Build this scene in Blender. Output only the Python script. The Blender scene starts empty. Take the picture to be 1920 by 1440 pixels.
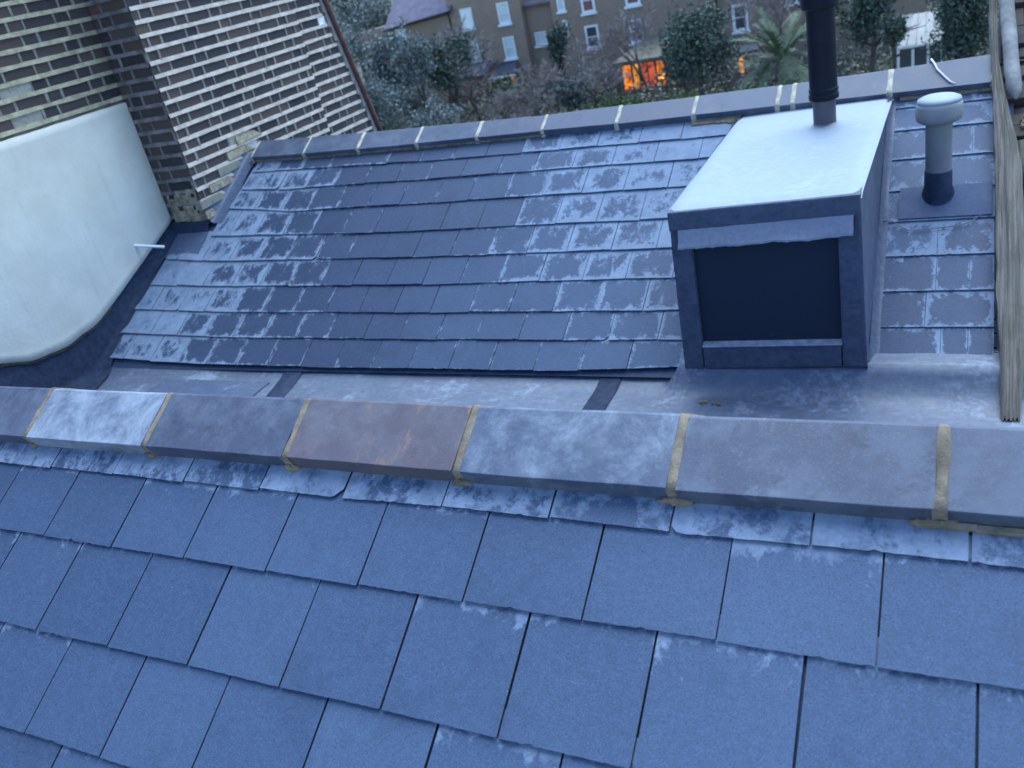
import bpy, bmesh, math, random
from mathutils import Vector, Matrix, noise
random.seed(7)
R = random.Random(11)
sc = bpy.context.scene
col = sc.collection

# ------------------------------------------------------------------ camera
RR = ((0.89175528, 0.40580023, -0.20024657), (-0.02486913, 0.48579629, 0.8737182), (-0.45183409, 0.77416286, -0.44330331))
cd = bpy.data.cameras.new('camera'); cam = bpy.data.objects.new('camera', cd); col.objects.link(cam)
M = Matrix.Identity(4)
for i in range(3):
    M[i][0] = RR[0][i]; M[i][1] = RR[1][i]; M[i][2] = -RR[2][i]
cam.matrix_world = M
cd.sensor_fit = 'HORIZONTAL'; cd.sensor_width = 36.0; cd.lens = 1652.8 / 1920 * 36.0
cd.clip_start = 0.05; cd.clip_end = 2000
cd.dof.use_dof = True; cd.dof.focus_distance = 2.4; cd.dof.aperture_fstop = 5.0
sc.camera = cam

# ------------------------------------------------------------------ dusk sky and the last soft light
w = bpy.data.worlds.new('World'); sc.world = w; w.use_nodes = True
nt = w.node_tree; nt.nodes.clear()
sky = nt.nodes.new('ShaderNodeTexSky'); sky.sky_type = 'NISHITA'; sky.sun_disc = False
SUN_EL, SUN_AZ = math.radians(64), math.radians(12)
sky.sun_elevation = SUN_EL; sky.sun_rotation = SUN_AZ
sky.air_density = 1.0; sky.dust_density = 0.2; sky.ozone_density = 5.0
tint = nt.nodes.new('ShaderNodeMix'); tint.data_type = 'RGBA'; tint.blend_type = 'MULTIPLY'; tint.inputs[0].default_value = 1.0
tint.inputs[7].default_value = (0.88, 0.925, 0.945, 1)
bg = nt.nodes.new('ShaderNodeBackground'); bg.inputs[1].default_value = 0.10
out = nt.nodes.new('ShaderNodeOutputWorld')
nt.links.new(sky.outputs[0], tint.inputs[6]); nt.links.new(tint.outputs[2], bg.inputs[0]); nt.links.new(bg.outputs[0], out.inputs[0])
sl_ = bpy.data.lights.new('sun', 'SUN'); sl_.energy = 1.4; sl_.angle = math.radians(60); sl_.color = (0.78, 0.91, 1.0)
so = bpy.data.objects.new('sun', sl_); col.objects.link(so)
so.rotation_euler = (math.pi/2 - SUN_EL, 0, math.pi - SUN_AZ); so.location = (0, 0, 6)
sc.view_settings.view_transform = 'Standard'; sc.view_settings.look = 'None'
sc.view_settings.exposure = 2.15; sc.view_settings.gamma = 1.0

# ------------------------------------------------------------------ mesh helper
class MB:
    def __init__(s): s.v = []; s.f = []; s.m = []; s.r = []; s.fr = []; s.uv = []
    def add(s, vs, fs, mat=0, rnd=0.5, frost=0.0, uvs=None):
        b = len(s.v); s.v.extend([tuple(v) for v in vs])
        for f in fs:
            s.f.append([b + i for i in f]); s.m.append(mat); s.r.append(rnd); s.fr.append(frost)
            s.uv.append([uvs[i] for i in f] if uvs else [(0.5, 0.5)] * len(f))
    def box(s, lo, hi, fn=lambda x, y, z: (x, y, z), **k):
        x0, y0, z0 = lo; x1, y1, z1 = hi
        vs = [fn(*p) for p in ((x0,y0,z0),(x1,y0,z0),(x1,y1,z0),(x0,y1,z0),(x0,y0,z1),(x1,y0,z1),(x1,y1,z1),(x0,y1,z1))]
        s.add(vs, [(3,2,1,0),(4,5,6,7),(0,1,5,4),(1,2,6,5),(2,3,7,6),(3,0,4,7)], **k)
    def quad(s, a, b, c, d, **k): s.add([a,b,c,d], [(0,1,2,3)], **k)
    def tube(s, pts, rad, n=10, cap=True, **k):
        pts = [Vector(p) for p in pts]; L = len(pts)
        rs = rad if isinstance(rad, (list, tuple)) else [rad] * L
        vs = []; up = None
        for i, p in enumerate(pts):
            d = (pts[min(i+1, L-1)] - pts[max(i-1, 0)])
            d = d.normalized() if d.length > 1e-9 else Vector((0,0,1))
            if up is None: up = Vector((1,0,0)) if abs(d.x) < 0.8 else Vector((0,1,0))
            a = d.cross(up).normalized(); c = d.cross(a).normalized(); up = -c if False else up
            for j in range(n):
                t = 2 * math.pi * j / n
                vs.append(p + (a * math.cos(t) + c * math.sin(t)) * rs[i])
        fs = [(i*n+j, i*n+(j+1) % n, (i+1)*n+(j+1) % n, (i+1)*n+j) for i in range(L-1) for j in range(n)]
        if cap: fs += [tuple(range(n))[::-1], tuple((L-1)*n + j for j in range(n))]
        s.add(vs, fs, **k)
    def lathe(s, prof, cx, cy, n=32, **k):
        vs = [(cx + r*math.cos(2*math.pi*j/n), cy + r*math.sin(2*math.pi*j/n), z) for r, z in prof for j in range(n)]
        L = len(prof)
        fs = [(i*n+j, i*n+(j+1) % n, (i+1)*n+(j+1) % n, (i+1)*n+j) for i in range(L-1) for j in range(n)]
        fs += [tuple(range(n))[::-1], tuple((L-1)*n + j for j in range(n))]
        s.add(vs, fs, **k)
    def build(s, name, mats, parent=None, smooth=False, bevel=0, fix=False):
        me = bpy.data.meshes.new(name); me.from_pydata(s.v, [], s.f)
        if not isinstance(mats, (list, tuple)): mats = [mats]
        for m in mats: me.materials.append(m)
        me.polygons.foreach_set('material_index', s.m)
        a = me.attributes.new('rnd', 'FLOAT', 'FACE'); a.data.foreach_set('value', s.r)
        a = me.attributes.new('frost', 'FLOAT', 'FACE'); a.data.foreach_set('value', s.fr)
        uv = me.uv_layers.new(name='UVMap')
        uv.data.foreach_set('uv', [c for f in s.uv for p in f for c in p])
        if fix or bevel:
            bm = bmesh.new(); bm.from_mesh(me)
            if fix: bmesh.ops.recalc_face_normals(bm, faces=bm.faces)
            if bevel:
                es = [e for e in bm.edges if len(e.link_faces) == 2 and e.calc_face_angle(0) > 0.5]
                bmesh.ops.bevel(bm, geom=es, offset=bevel, segments=2, affect='EDGES', profile=0.6)
            bm.to_mesh(me); bm.free()
        if smooth: me.polygons.foreach_set('use_smooth', [True] * len(me.polygons))
        me.update()
        o = bpy.data.objects.new(name, me); col.objects.link(o)
        if parent is not None: o.parent = parent; o.matrix_parent_inverse = parent.matrix_world.inverted()
        return o

def thing(name, label, cat, loc=(0,0,0), group=None):
    o = bpy.data.objects.new(name, None); col.objects.link(o); o.location = loc
    o.empty_display_size = 0.1
    o['label'] = label; o['category'] = cat
    if group: o['group'] = group
    o.matrix_world = Matrix.Translation(loc)
    return o
def tag(o, label, cat, group=None):
    o['label'] = label; o['category'] = cat
    if group: o['group'] = group
    return o

# ------------------------------------------------------------------ material helper
class NT:
    def __init__(s, name):
        s.m = bpy.data.materials.new(name); s.m.use_nodes = True; s.t = s.m.node_tree; s.t.nodes.clear()
        s.o = s.t.nodes.new('ShaderNodeOutputMaterial'); s.b = s.t.nodes.new('ShaderNodeBsdfPrincipled')
        s.t.links.new(s.b.outputs[0], s.o.inputs[0])
    def n(s, typ, **k):
        x = s.t.nodes.new(typ)
        for a, b in k.items(): setattr(x, a, b)
        return x
    def l(s, a, b): s.t.links.new(a, b)
    def set(s, sock, v):
        if hasattr(v, 'is_output') or isinstance(v, bpy.types.NodeSocket): s.l(v, sock)
        else: sock.default_value = v
    def obj(s, scale=(1,1,1)):
        tc = s.n('ShaderNodeTexCoord'); mp = s.n('ShaderNodeMapping'); mp.inputs['Scale'].default_value = scale
        s.l(tc.outputs['Object'], mp.inputs[0]); return mp.outputs[0]
    def uv(s, scale=(1,1,1)):
        tc = s.n('ShaderNodeTexCoord'); mp = s.n('ShaderNodeMapping'); mp.inputs['Scale'].default_value = scale
        s.l(tc.outputs['UV'], mp.inputs[0]); return mp.outputs[0]
    def noise(s, vec, scale, detail=4, rough=0.55, dist=0.0):
        x = s.n('ShaderNodeTexNoise'); s.l(vec, x.inputs['Vector'])
        x.inputs['Scale'].default_value = scale; x.inputs['Detail'].default_value = detail; x.inputs['Roughness'].default_value = rough
        x.inputs['Distortion'].default_value = dist
        return x.outputs['Fac']
    def attr(s, name): x = s.n('ShaderNodeAttribute'); x.attribute_name = name; return x.outputs['Fac']
    def math(s, op, a, b=0.0, c=0.0, clamp=False):
        x = s.n('ShaderNodeMath'); x.operation = op; x.use_clamp = clamp
        s.set(x.inputs[0], a); s.set(x.inputs[1], b); s.set(x.inputs[2], c); return x.outputs[0]
    def ramp(s, fac, lo, hi, a=0.0, b=1.0):
        x = s.n('ShaderNodeMapRange'); x.interpolation_type = 'SMOOTHSTEP'
        s.set(x.inputs[0], fac); x.inputs[1].default_value = lo; x.inputs[2].default_value = hi; x.inputs[3].default_value = a; x.inputs[4].default_value = b
        return x.outputs[0]
    def mix(s, fac, a, b, mode='MIX'):
        x = s.n('ShaderNodeMix'); x.data_type = 'RGBA'; x.blend_type = mode
        s.set(x.inputs[0], fac); 
        for sock, v in ((x.inputs[6], a), (x.inputs[7], b)):
            if isinstance(v, tuple): sock.default_value = (*v, 1) if len(v) == 3 else v
            else: s.l(v, sock)
        return x.outputs[2]
    def bump(s, h, strength=0.3, dist=0.01):
        x = s.n('ShaderNodeBump'); x.inputs['Strength'].default_value = strength; x.inputs['Distance'].default_value = dist
        s.l(h, x.inputs['Height']); s.l(x.outputs[0], s.b.inputs['Normal'])
    def col(s, c):
        if isinstance(c, tuple): s.b.inputs['Base Color'].default_value = (*c, 1)
        else: s.l(c, s.b.inputs['Base Color'])
    def rough(s, r): s.set(s.b.inputs['Roughness'], r)

def simple(name, c, rough=0.7, var=0.25, scale=6.0, metal=0.0, bump=0.15):
    t = NT(name); v = t.obj()
    f = t.noise(v, scale, 6, 0.65)
    t.col(t.mix(t.ramp(f, 0.3, 0.7), tuple(x*(1-var) for x in c), tuple(min(1, x*(1+var)) for x in c)))
    t.rough(rough); t.b.inputs['Metallic'].default_value = metal
    if bump: t.bump(t.noise(v, scale*8, 4, 0.6), bump, 0.004)
    return t.m

def slate_mat(name, base0, base1, frostc, edge_w, head_only=False):
    t = NT(name); v = t.obj(); uvn = t.n('ShaderNodeTexCoord').outputs['UV']
    rnd = t.attr('rnd'); fr = t.attr('frost')
    sep = t.n('ShaderNodeSeparateXYZ'); t.l(uvn, sep.inputs[0]); u, vv = sep.outputs[0], sep.outputs[1]
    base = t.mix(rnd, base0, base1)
    big = t.noise(v, 1.6, 3, 0.5)
    base = t.mix(t.ramp(big, 0.35, 0.7, 0, 0.35), base, (base0[0]*0.7, base0[1]*0.75, base0[2]*0.75))
    grain = t.noise(t.obj((40, 60, 60)), 1.2, 6, 0.75)
    base = t.mix(t.ramp(grain, 0.35, 0.75, 0, 0.22), base, tuple(x*1.6 for x in base1))
    speck = t.noise(v, 330.0, 2, 0.6)
    base = t.mix(t.ramp(speck, 0.52, 0.72, 0, 0.42), base, tuple(x*1.7 for x in base1))
    base = t.mix(t.ramp(speck, 0.48, 0.28, 0, 0.5), base, tuple(x*0.45 for x in base0))
    stain = t.noise(v, 4.5, 5, 0.65, 0.6)
    base = t.mix(t.ramp(stain, 0.5, 0.75, 0, 0.3), base, tuple(x*0.6 for x in base0))
    # white frost creeping in from the slate edges
    du = t.math('MULTIPLY', t.math('ABSOLUTE', t.math('SUBTRACT', u, 0.5)), 2.0)
    dv = t.math('MULTIPLY', t.math('ABSOLUTE', t.math('SUBTRACT', vv, 0.5)), 2.0)
    e = t.math('MAXIMUM', t.math('POWER', du, 4.0), t.math('POWER', dv, 3.5))
    if head_only: e = t.math('ADD', t.math('POWER', t.math('MAXIMUM', vv, 0.0), 3.5), t.math('MULTIPLY', t.math('POWER', du, 6.0), 0.22))
    n1 = t.noise(t.obj((1, 0.62, 0.62)), 17.0, 6, 0.66, 0.5); n2 = t.noise(v, 75.0, 4, 0.65)
    n = t.math('ADD', t.math('MULTIPLY', n1, 0.75), t.math('MULTIPLY', n2, 0.35))
    sc_ = t.math('ADD', t.math('ADD', t.math('MULTIPLY', e, edge_w), n), fr)
    mk = t.ramp(sc_, 0.69, 0.82) if head_only else t.ramp(sc_, 0.69, 0.805)
    soft = t.ramp(t.noise(v, 11.0, 6, 0.75), 0.3, 0.7, 0.3 if head_only else 0.55, 0.95)
    mk = t.math('MULTIPLY', mk, soft)
    streak = t.ramp(t.noise(t.obj((30, 5, 5)), 1.5, 5, 0.7), 0.55, 0.85, 0, 0.25)
    t.col(t.mix(mk, t.mix(streak, base, tuple(x*0.6 for x in frostc)), frostc))
    t.rough(t.math('ADD', t.math('MULTIPLY', mk, 0.25), t.math('ADD', 0.52, t.math('MULTIPLY', rnd, 0.1))))
    t.b.inputs['Specular IOR Level'].default_value = 0.22
    h = t.math('ADD', t.math('MULTIPLY', t.noise(t.obj((14, 20, 20)), 2.5, 7, 0.75), 0.8), t.math('MULTIPLY', t.noise(v, 120, 3, 0.6), 0.25))
    t.bump(h, 0.2, 0.004)
    return t.m

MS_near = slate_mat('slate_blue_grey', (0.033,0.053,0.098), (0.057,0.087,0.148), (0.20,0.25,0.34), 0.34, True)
MS_far = slate_mat('slate_dark', (0.026,0.042,0.080), (0.052,0.084,0.145), (0.20,0.26,0.35), 0.27)

M_sedge = simple('slate_edge_shade', (0.014,0.018,0.032), 0.7, 0.3, 30)  # shadow line under the slate tails, painted as a near-black edge colour

def clay_mat(name):
    t = NT(name); v = t.obj(); rnd = t.attr('rnd'); bloom = t.attr('frost')
    base = t.mix(rnd, (0.056,0.062,0.090), (0.064,0.086,0.132))
    mott = t.noise(v, 9.0, 6, 0.68)
    base = t.mix(t.ramp(mott, 0.38, 0.66, 0, 0.75), base, (0.105,0.125,0.165))
    dk = t.noise(v, 13.0, 6, 0.72, 0.5)
    base = t.mix(t.ramp(dk, 0.55, 0.72, 0, 0.6), base, (0.032,0.034,0.045))
    fine = t.noise(v, 240.0, 2, 0.6)
    base = t.mix(t.ramp(fine, 0.52, 0.75, 0, 0.3), base, (0.16,0.18,0.21))
    nb = t.noise(v, 7.5, 8, 0.78, 0.3)
    mk = t.ramp(t.math('ADD', nb, bloom), 0.62, 1.05, 0, 0.9)
    c = t.mix(mk, base, (0.30,0.34,0.40))
    sp = t.ramp(t.noise(v, 190.0, 2, 0.5), 0.70, 0.80, 0, 0.22)
    c = t.mix(sp, c, (0.4,0.4,0.42))
    t.col(c); t.rough(t.ramp(mott, 0.3, 0.7, 0.38, 0.6))
    t.bump(t.noise(v, 110, 6, 0.75), 0.16, 0.003)
    return t, c
_t, _c = clay_mat('clay_ridge'); M_clay = _t.m
_t, _c = clay_mat('clay_ridge_rusty')
_v = _t.obj((1.0, 0.45, 0.45)); _k = _t.ramp(_t.noise(_v, 30.0, 5, 0.65), 0.55, 0.70, 0, 0.55)
_k2 = _t.ramp(_t.noise(_t.obj(), 4.0, 2, 0.5), 0.45, 0.6)
_t.col(_t.mix(_t.math('MULTIPLY', _k, _k2), _t.mix(0.35, _c, (0.16,0.10,0.085)), (0.28,0.15,0.10))); M_clay_rust = _t.m
M_mortar = simple('mortar_tan', (0.175,0.14,0.10), 0.95, 0.35, 22, bump=0.6)
M_mortar_pale = simple('mortar_pale', (0.40,0.36,0.29), 0.95, 0.25, 22, bump=0.5)

def lead_mat(name, a, b, patch, amount, scale=4.0, rough=0.5, spec=0.5):
    t = NT(name); v = t.obj()
    n = t.noise(v, scale, 7, 0.68, 0.5); n2 = t.noise(v, scale*9, 5, 0.65)
    c = t.mix(t.ramp(n2, 0.3, 0.7), a, b)
    mk = t.ramp(t.math('ADD', t.math('MULTIPLY', n, 0.8), t.math('MULTIPLY', n2, 0.3)), 0.62-amount, 0.78-amount, 0, 0.85)
    st = t.ramp(t.noise(t.obj((3, 14, 14)), 3, 5, 0.7), 0.5, 0.8, 0, 0.35)
    c = t.mix(mk, t.mix(st, c, patch), patch)
    t.col(c); t.rough(t.ramp(n, 0.3, 0.7, rough-0.1, rough+0.12)); t.b.inputs['Specular IOR Level'].default_value = spec
    t.bump(t.math('ADD', t.noise(v, 6, 4, 0.5), t.math('MULTIPLY', n2, 0.3)), 0.25, 0.012)
    return t.m
M_lead = lead_mat('lead_sheet', (0.068,0.088,0.128), (0.095,0.12,0.168), (0.20,0.245,0.32), 0.05, 4.0)
M_lead_dark = lead_mat('lead_dark', (0.056,0.068,0.105), (0.088,0.102,0.145), (0.17,0.185,0.235), -0.05, 3.0, 0.55, 0.25)
M_lead_black = lead_mat('lead_wet_dark', (0.017,0.026,0.05), (0.03,0.042,0.075), (0.05,0.066,0.10), -0.1, 3.0, 0.7, 0.12)
M_lead_mid = lead_mat('lead_mid', (0.045,0.066,0.115), (0.07,0.096,0.15), (0.15,0.19,0.26), 0.0, 5.0, 0.5)
M_frost = lead_mat('frosted_lead', (0.235,0.28,0.32), (0.255,0.30,0.34), (0.30,0.35,0.39), 0.05, 3.0, 0.6)
M_edge = simple('lead_bright_edge', (0.34,0.35,0.39), 0.5, 0.3, 30)

# =================================================================== the two slopes
TH = math.radians(29.509); CT, ST = math.cos(TH), math.sin(TH)
KN, KF = 1.52, 3.42
def PN(x, s, h=0.0): return (x, s*CT + (KN-h)*ST, s*ST - (KN-h)*CT)
def PF(x, s, h=0.0): return (x, s*CT + (KF-h)*ST, s*ST - (KF-h)*CT)
def lerp(a, b, t): return a + (b-a)*t
def interp(x, tab):
    if x <= tab[0][0]: return tab[0][1]
    for (a, b), (c, d) in zip(tab, tab[1:]):
        if x <= c: return lerp(b, d, (x-a)/(c-a))
    return tab[-1][1]

def slate(mb, P, x0, x1, tail, head, rnd, frost, gap=0.004, lift=0.012, th=0.0065, cut=None, rag=0.0007, vh=None):
    """one roofing slate: ragged tail, slightly skewed sides"""
    x0 += gap/2; x1 -= gap/2; n = 24
    top = []; uv = []
    cl = R.uniform(0.012, 0.03) if cut == 'l' else 0; cr = R.uniform(0.012, 0.03) if cut == 'r' else 0
    skew = R.uniform(-0.0015, 0.0015); sag = R.uniform(-0.0005, 0.0008)
    for i in range(n+1):
        u = i/n; x = lerp(x0, x1, u); dx = 0; ds = 0
        if 0 < i < n:
            ds = R.uniform(-rag, rag) + (R.uniform(0.0015, 0.004) if R.random() < 0.035 else 0)
        if cl and i == 0: ds = cl
        if cl and x-x0 < cl: ds = cl*(1-(x-x0)/cl)
        if cr and i == n: ds = cr
        if cr and x1-x < cr: ds = cr*(1-(x1-x)/cr)
        s = tail(x) + ds
        h = lift + sag*math.sin(math.pi*u)
        top.append((x, s, h)); 
    hl = head(x1); 
    top += [(x1+skew, hl, 0.002), (x0+skew, head(x0), 0.002)]
    vs = [P(*p) for p in top] + [P(p[0], p[1]+0.0015, p[2]-th) for p in top]
    for p in top:
        tl = tail(p[0]); e = vh(p[0]) if vh else head(p[0])
        uv.append(((p[0]-x0)/(x1-x0), (p[1]-tl)/(e-tl)))
    m = len(top)
    mb.add(vs, [tuple(range(m))], rnd=rnd, frost=frost, uvs=uv+uv)
    mb.add(vs, [(i, i+m, (i+1) % m + m, (i+1) % m) for i in range(m)], mat=1, rnd=rnd)

near = thing('slate_roof', 'large blue grey slate slope filling the foreground, topped by the nearest clay ridge', 'roof', PN(-1.2, 0.2))
far = thing('slate_roof', 'frost patched dark slate slope beyond the lead gutter, rising to the far ridge', 'roof', PF(-2.2, 2.8))

# --- near slates
NROW = [0.588, 0.398, 0.170, -0.046, -0.262, -0.476, -0.69]
OFF = [0.027, -0.106, 0.040, -0.089, 0.036, -0.09, 0.035]
mb = MB()
for r, s0 in enumerate(NROW):
    s1 = (NROW[r-1] if r else 0.70); k0 = int(-5.2/0.2505); x = OFF[r] + k0*0.2505
    xs = [x + i*0.2505 + R.uniform(-0.005, 0.005) for i in range(28)]
    for a, b in zip(xs, xs[1:]):
        tilt = R.uniform(-0.0025, 0.0025); c = (a+b)/2; o = R.uniform(-0.002, 0.002)
        tail = lambda q, c=c, tilt=tilt, o=o: s0 + o + tilt*(q-c)/0.125
        if r == 0: fr = 0.19 + R.uniform(-0.08, 0.08)
        elif r == 1: fr = interp(c, [(-1.6, -0.15), (-1.0, -0.2), (-0.3, -0.10), (0.2, -0.04)]) + R.uniform(-0.12, 0.04)
        else: fr = interp(c, [(-2.2, -0.14), (-1.4, -0.22), (-0.7, -0.15), (0, -0.05)]) + R.uniform(-0.12, 0.05)
        cut = 'r' if R.random() < 0.10 else ('l' if R.random() < 0.02 else None)
        slate(mb, PN, a, b, tail, lambda q: s1 + 0.05, max(0, min(1, interp(c, [(-2.4, 0.05), (-1.5, 0.35), (-0.8, 0.72), (0, 0.8)]) + R.uniform(-0.24, 0.24))), fr, gap=R.uniform(0.0025, 0.0055), lift=R.uniform(0.0100, 0.0120), th=0.0085, cut=cut, vh=lambda q: s1)  # tone drops leftwards: shade on the wall side painted into the slate colour
mb.quad(PN(-5.4,-0.75,-0.008), PN(1.6,-0.75,-0.008), PN(1.6,0.81,-0.008), PN(-5.4,0.81,-0.008), rnd=0.1, frost=-1)
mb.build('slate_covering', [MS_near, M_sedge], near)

# --- the slope behind the near ridge and its eave to the gutter
AY, AZ = PN(0, 0.8157, 0.047)[1:]
mb = MB()
mb.quad((-5.3, AY+0.03, AZ-0.03), (1.6, AY+0.03, AZ-0.03), (1.6, 3.06, -1.965), (-5.3, 3.06, -1.965), rnd=0.3, frost=-0.1)
mb.build('rear_slope', MS_near, near)

# --- ridge tiles
def ridge_section(P, s0, wing, shift=0.0, sh=0.0):
    """cross-section of an angular ridge tile: front lip, apex with narrow flat, mirrored back wing"""
    a = P(0, s0-sh, 0.006+shift)[1:]; b = P(0, s0+0.004-sh, 0.05+shift)[1:]; ap = P(0, s0+wing, 0.046+shift)[1:]
    ay = ap[0]
    ap1 = (ay-0.004, ap[1]-0.001); ap2 = (ay+0.004, ap[1]-0.001)
    f = lambda p: (2*ay - p[0], p[1] - (abs(ay-p[0])*0.10))
    return [a, b, ap1, ap2, f(b), f(a)]
def ridge_tile(P, x0, x1, s0, s1, wing0, wing1, mat, parent, rnd, bloom, lift):
    mb = MB(); n = 6
    ring = []
    for i in range(n+1):
        t = i/n; sec = ridge_section(P, lerp(s0, s1, t), lerp(wing0, wing1, t), lift)
        x = lerp(x0, x1, t)
        for k, q in enumerate(sec):
            j = Vector((x*9, q[0]*9, q[1]*9)); d = noise.noise(j)*0.0012
            ring.append((x, q[0]+d, q[1]+d))
    fs = [(i*6+k, i*6+(k+1) % 6, (i+1)*6+(k+1) % 6, (i+1)*6+k) for i in range(n) for k in range(6)]
    mb.add(ring, fs + [(0,1,2,3,4,5)[::-1], tuple(n*6+k for k in range(6))], rnd=rnd, frost=bloom)
    return mb.build('ridge_tile', mat, parent, bevel=0.0016, fix=True)
def mortar(P, x, s0, wing, wid, mat, parent, blob=0.0):
    mb = MB(); n = 14; wv = []
    for k in range(5):
        xx = x + (k/4-0.5)*wid
        pr = ridge_section(P, s0, wing, 0.0)
        a, b, ap, ap2, b2, a2 = pr
        path = [a] + [(lerp(b[0], ap[0], i/8), lerp(b[1], ap[1], i/8)) for i in range(9)] + [ap2, b2, a2]
        for i, q in enumerate(path):
            dome = 0.003 if k in (1,2,3) else -0.003
            j = noise.noise(Vector((xx*60, q[0]*40, q[1]*40)))*0.0035
            wob = noise.noise(Vector((x*31, q[0]*22, k*7.3)))*wid*0.22
            wv.append((xx+wob, q[0] - ST*(dome+j)*0.6, q[1] + CT*(dome+j)))
    L = 13
    fs = [(k*L+i, k*L+i+1, (k+1)*L+i+1, (k+1)*L+i) for k in range(4) for i in range(L-1)]
    mb.add(wv, fs)
    if blob > 0:                      # squeezed out bedding under the lip
        c = P(x, s0-0.008, 0.012); vs = []
        for i in range(6):
            for j in range(12):
                t = 2*math.pi*j/12; ph = math.pi*i/5
                rr = 1 + 0.9*noise.noise(Vector((i*1.3+x*9, j*0.9, 2)))
                vs.append(P(x + blob*rr*math.sin(ph)*math.cos(t), s0-0.001+0.011*rr*math.sin(ph)*math.sin(t), 0.010+0.010*rr*math.cos(ph)))
        mb.add(vs, [(i*12+j, i*12+(j+1) % 12, (i+1)*12+(j+1) % 12, (i+1)*12+j) for i in range(5) for j in range(12)])
    mb.build('mortar_joint', mat, parent, smooth=True, fix=True)

NJ = [-5.13, -4.665, -4.20, -3.74, -3.275, -2.81, -2.345, -1.871, -1.403, -0.938, -0.474, -0.021, 0.444, 0.91, 1.375]
NLOOK = {5: (0.4, 0.10), 6: (0.7, 0.33), 7: (0.12, 0.02), 8: (0.2, 0.08), 9: (0.7, 0.20), 10: (0.15, 0.09), 11: (0.3, 0.06)}
NLAB = {6: 'ridge tile clouded with white bloom', 7: 'plain dark purple brown ridge tile', 8: 'ridge tile spotted with rust orange stains', 9: 'ridge tile with pale frosty speckle'}
for i, (a, b) in enumerate(zip(NJ, NJ[1:])):
    rnd, bl = NLOOK.get(i, (R.random(), R.uniform(0, 0.2)))
    o = ridge_tile(PN, a+0.009, b-0.009, 0.651+R.uniform(-.002,.002), 0.651+R.uniform(-.002,.002), 0.1645, 0.1645, M_clay_rust if i == 8 else M_clay, near, rnd, bl, R.uniform(-0.0025, 0.003))
    if i in NLAB: o['label'] = NLAB[i]
for x in NJ[1:-1]:
    mortar(PN, x, 0.651, 0.1645, 0.022, M_mortar, near, blob=R.uniform(0.02, 0.045) if x > -1.6 else R.uniform(0.012, 0.02))
# thin cracked bedding line under the right hand tiles
mb = MB()
for k in range(16):
    x0 = -0.06+k*0.09
    mb.box((x0, 0.636+R.uniform(-0.004, 0.006), 0.006), (x0+0.094, 0.652, 0.0165+R.uniform(-0.002, 0.003)), PN)
mb.build('bedding_mortar', M_mortar, near, bevel=0.002)

# --- far slates (left field and the strip right of the box)
FRW = [[(-5.2, 2.150), (-4.6, 2.118), (-4.1, 2.104), (-2.96, 2.100), (-1.72, 2.107), (-1.15, 2.144)],
       [(-5.15, 2.344), (-4.21, 2.308), (-2.64, 2.294), (-1.2, 2.291)], [(-5.12, 2.540), (-4.32, 2.503), (-2.69, 2.475), (-1.24, 2.467)],
       [(-5.0, 2.743), (-4.44, 2.713), (-2.72, 2.674), (-1.29, 2.668)], [(-5.1, 2.974), (-4.56, 2.929), (-2.83, 2.881), (-1.35, 2.863)],
       [(-5.1, 3.20), (-4.68, 3.159), (-3.18, 3.089), (-1.39, 3.063)], [(-4.65, 3.41), (-4.09, 3.337), (-2.83, 3.309), (-1.37, 3.284)],
       [(-4.65, 3.59), (-4.19, 3.545), (-2.7, 3.511), (-1.32, 3.479)], [(-4.67, 3.755), (-3.02, 3.678), (-1.35, 3.638)],
       [(-5.2, 3.93), (-4.2, 3.90), (-2.7, 3.85), (-1.1, 3.83)]]
LEFTX = [-5.08, -5.07, -5.06, -5.04, -5.02, -4.70, -4.66, -4.64, -4.62]
def far_frost(x, s):
    v = interp(x, [(-5.1, 0.24), (-4.55, 0.21), (-4.15, 0.09), (-3.8, -0.03), (-3.3, -0.14), (-2.6, -0.15), (-2.2, -0.08), (-1.6, 0.03), (-1.1, 0.12)])
    up = (s-2.1)/1.6
    if x > -2.4: v += interp(up, [(0, -0.06), (0.3, 0.0), (0.5, 0.16), (0.8, 0.18), (1, 0.2)])
    if x < -3.4: v += interp(up, [(0, -0.02), (0.4, 0.03), (1, -0.02)])
    return v
mb = MB()
FOFF = [0.0, 0.118, 0.01, 0.13, 0.0, 0.12, -0.01, 0.125, 0.0]
for r in range(9):
    tailf = lambda q, r=r: interp(q, FRW[r]); headf = lambda q, r=r: interp(q, FRW[r+1]) + 0.05
    x = LEFTX[r]
    xs = [x]
    g = -5.4 + FOFF[r]
    while g < -1.3:
        g += 0.249
        if g > x + 0.09 and g < -1.23: xs.append(g + R.uniform(-0.006, 0.006))
    xs.append(-1.145 if r < 1 else -1.13)
    for a, b in zip(xs, xs[1:]):
        o = R.uniform(-0.0025, 0.0025); ti = R.uniform(-0.003, 0.003); c = (a+b)/2
        tl = lambda q, o=o, ti=ti, c=c: tailf(q) + o + ti*(q-c)/0.125
        fr = far_frost(c, tailf(c)) + R.uniform(-0.06, 0.06)
        dark = interp(c, [(-4.6, 0.25), (-3.9, 0.0), (-3.2, 0.1), (-2.4, 0.6), (-1.2, 0.85)]) + R.uniform(-0.15, 0.15)
        slate(mb, PF, a, b, tl, headf, max(0, min(1, dark)), fr, gap=R.uniform(0.002, 0.0045), lift=R.uniform(0.012, 0.016), cut='r' if R.random() < 0.05 else None, vh=lambda q: headf(q)-0.05)
RR_ = [2.200, 2.363, 2.555, 2.751, 2.955, 3.144, 3.347, 3.543, 3.70, 3.86]
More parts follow.
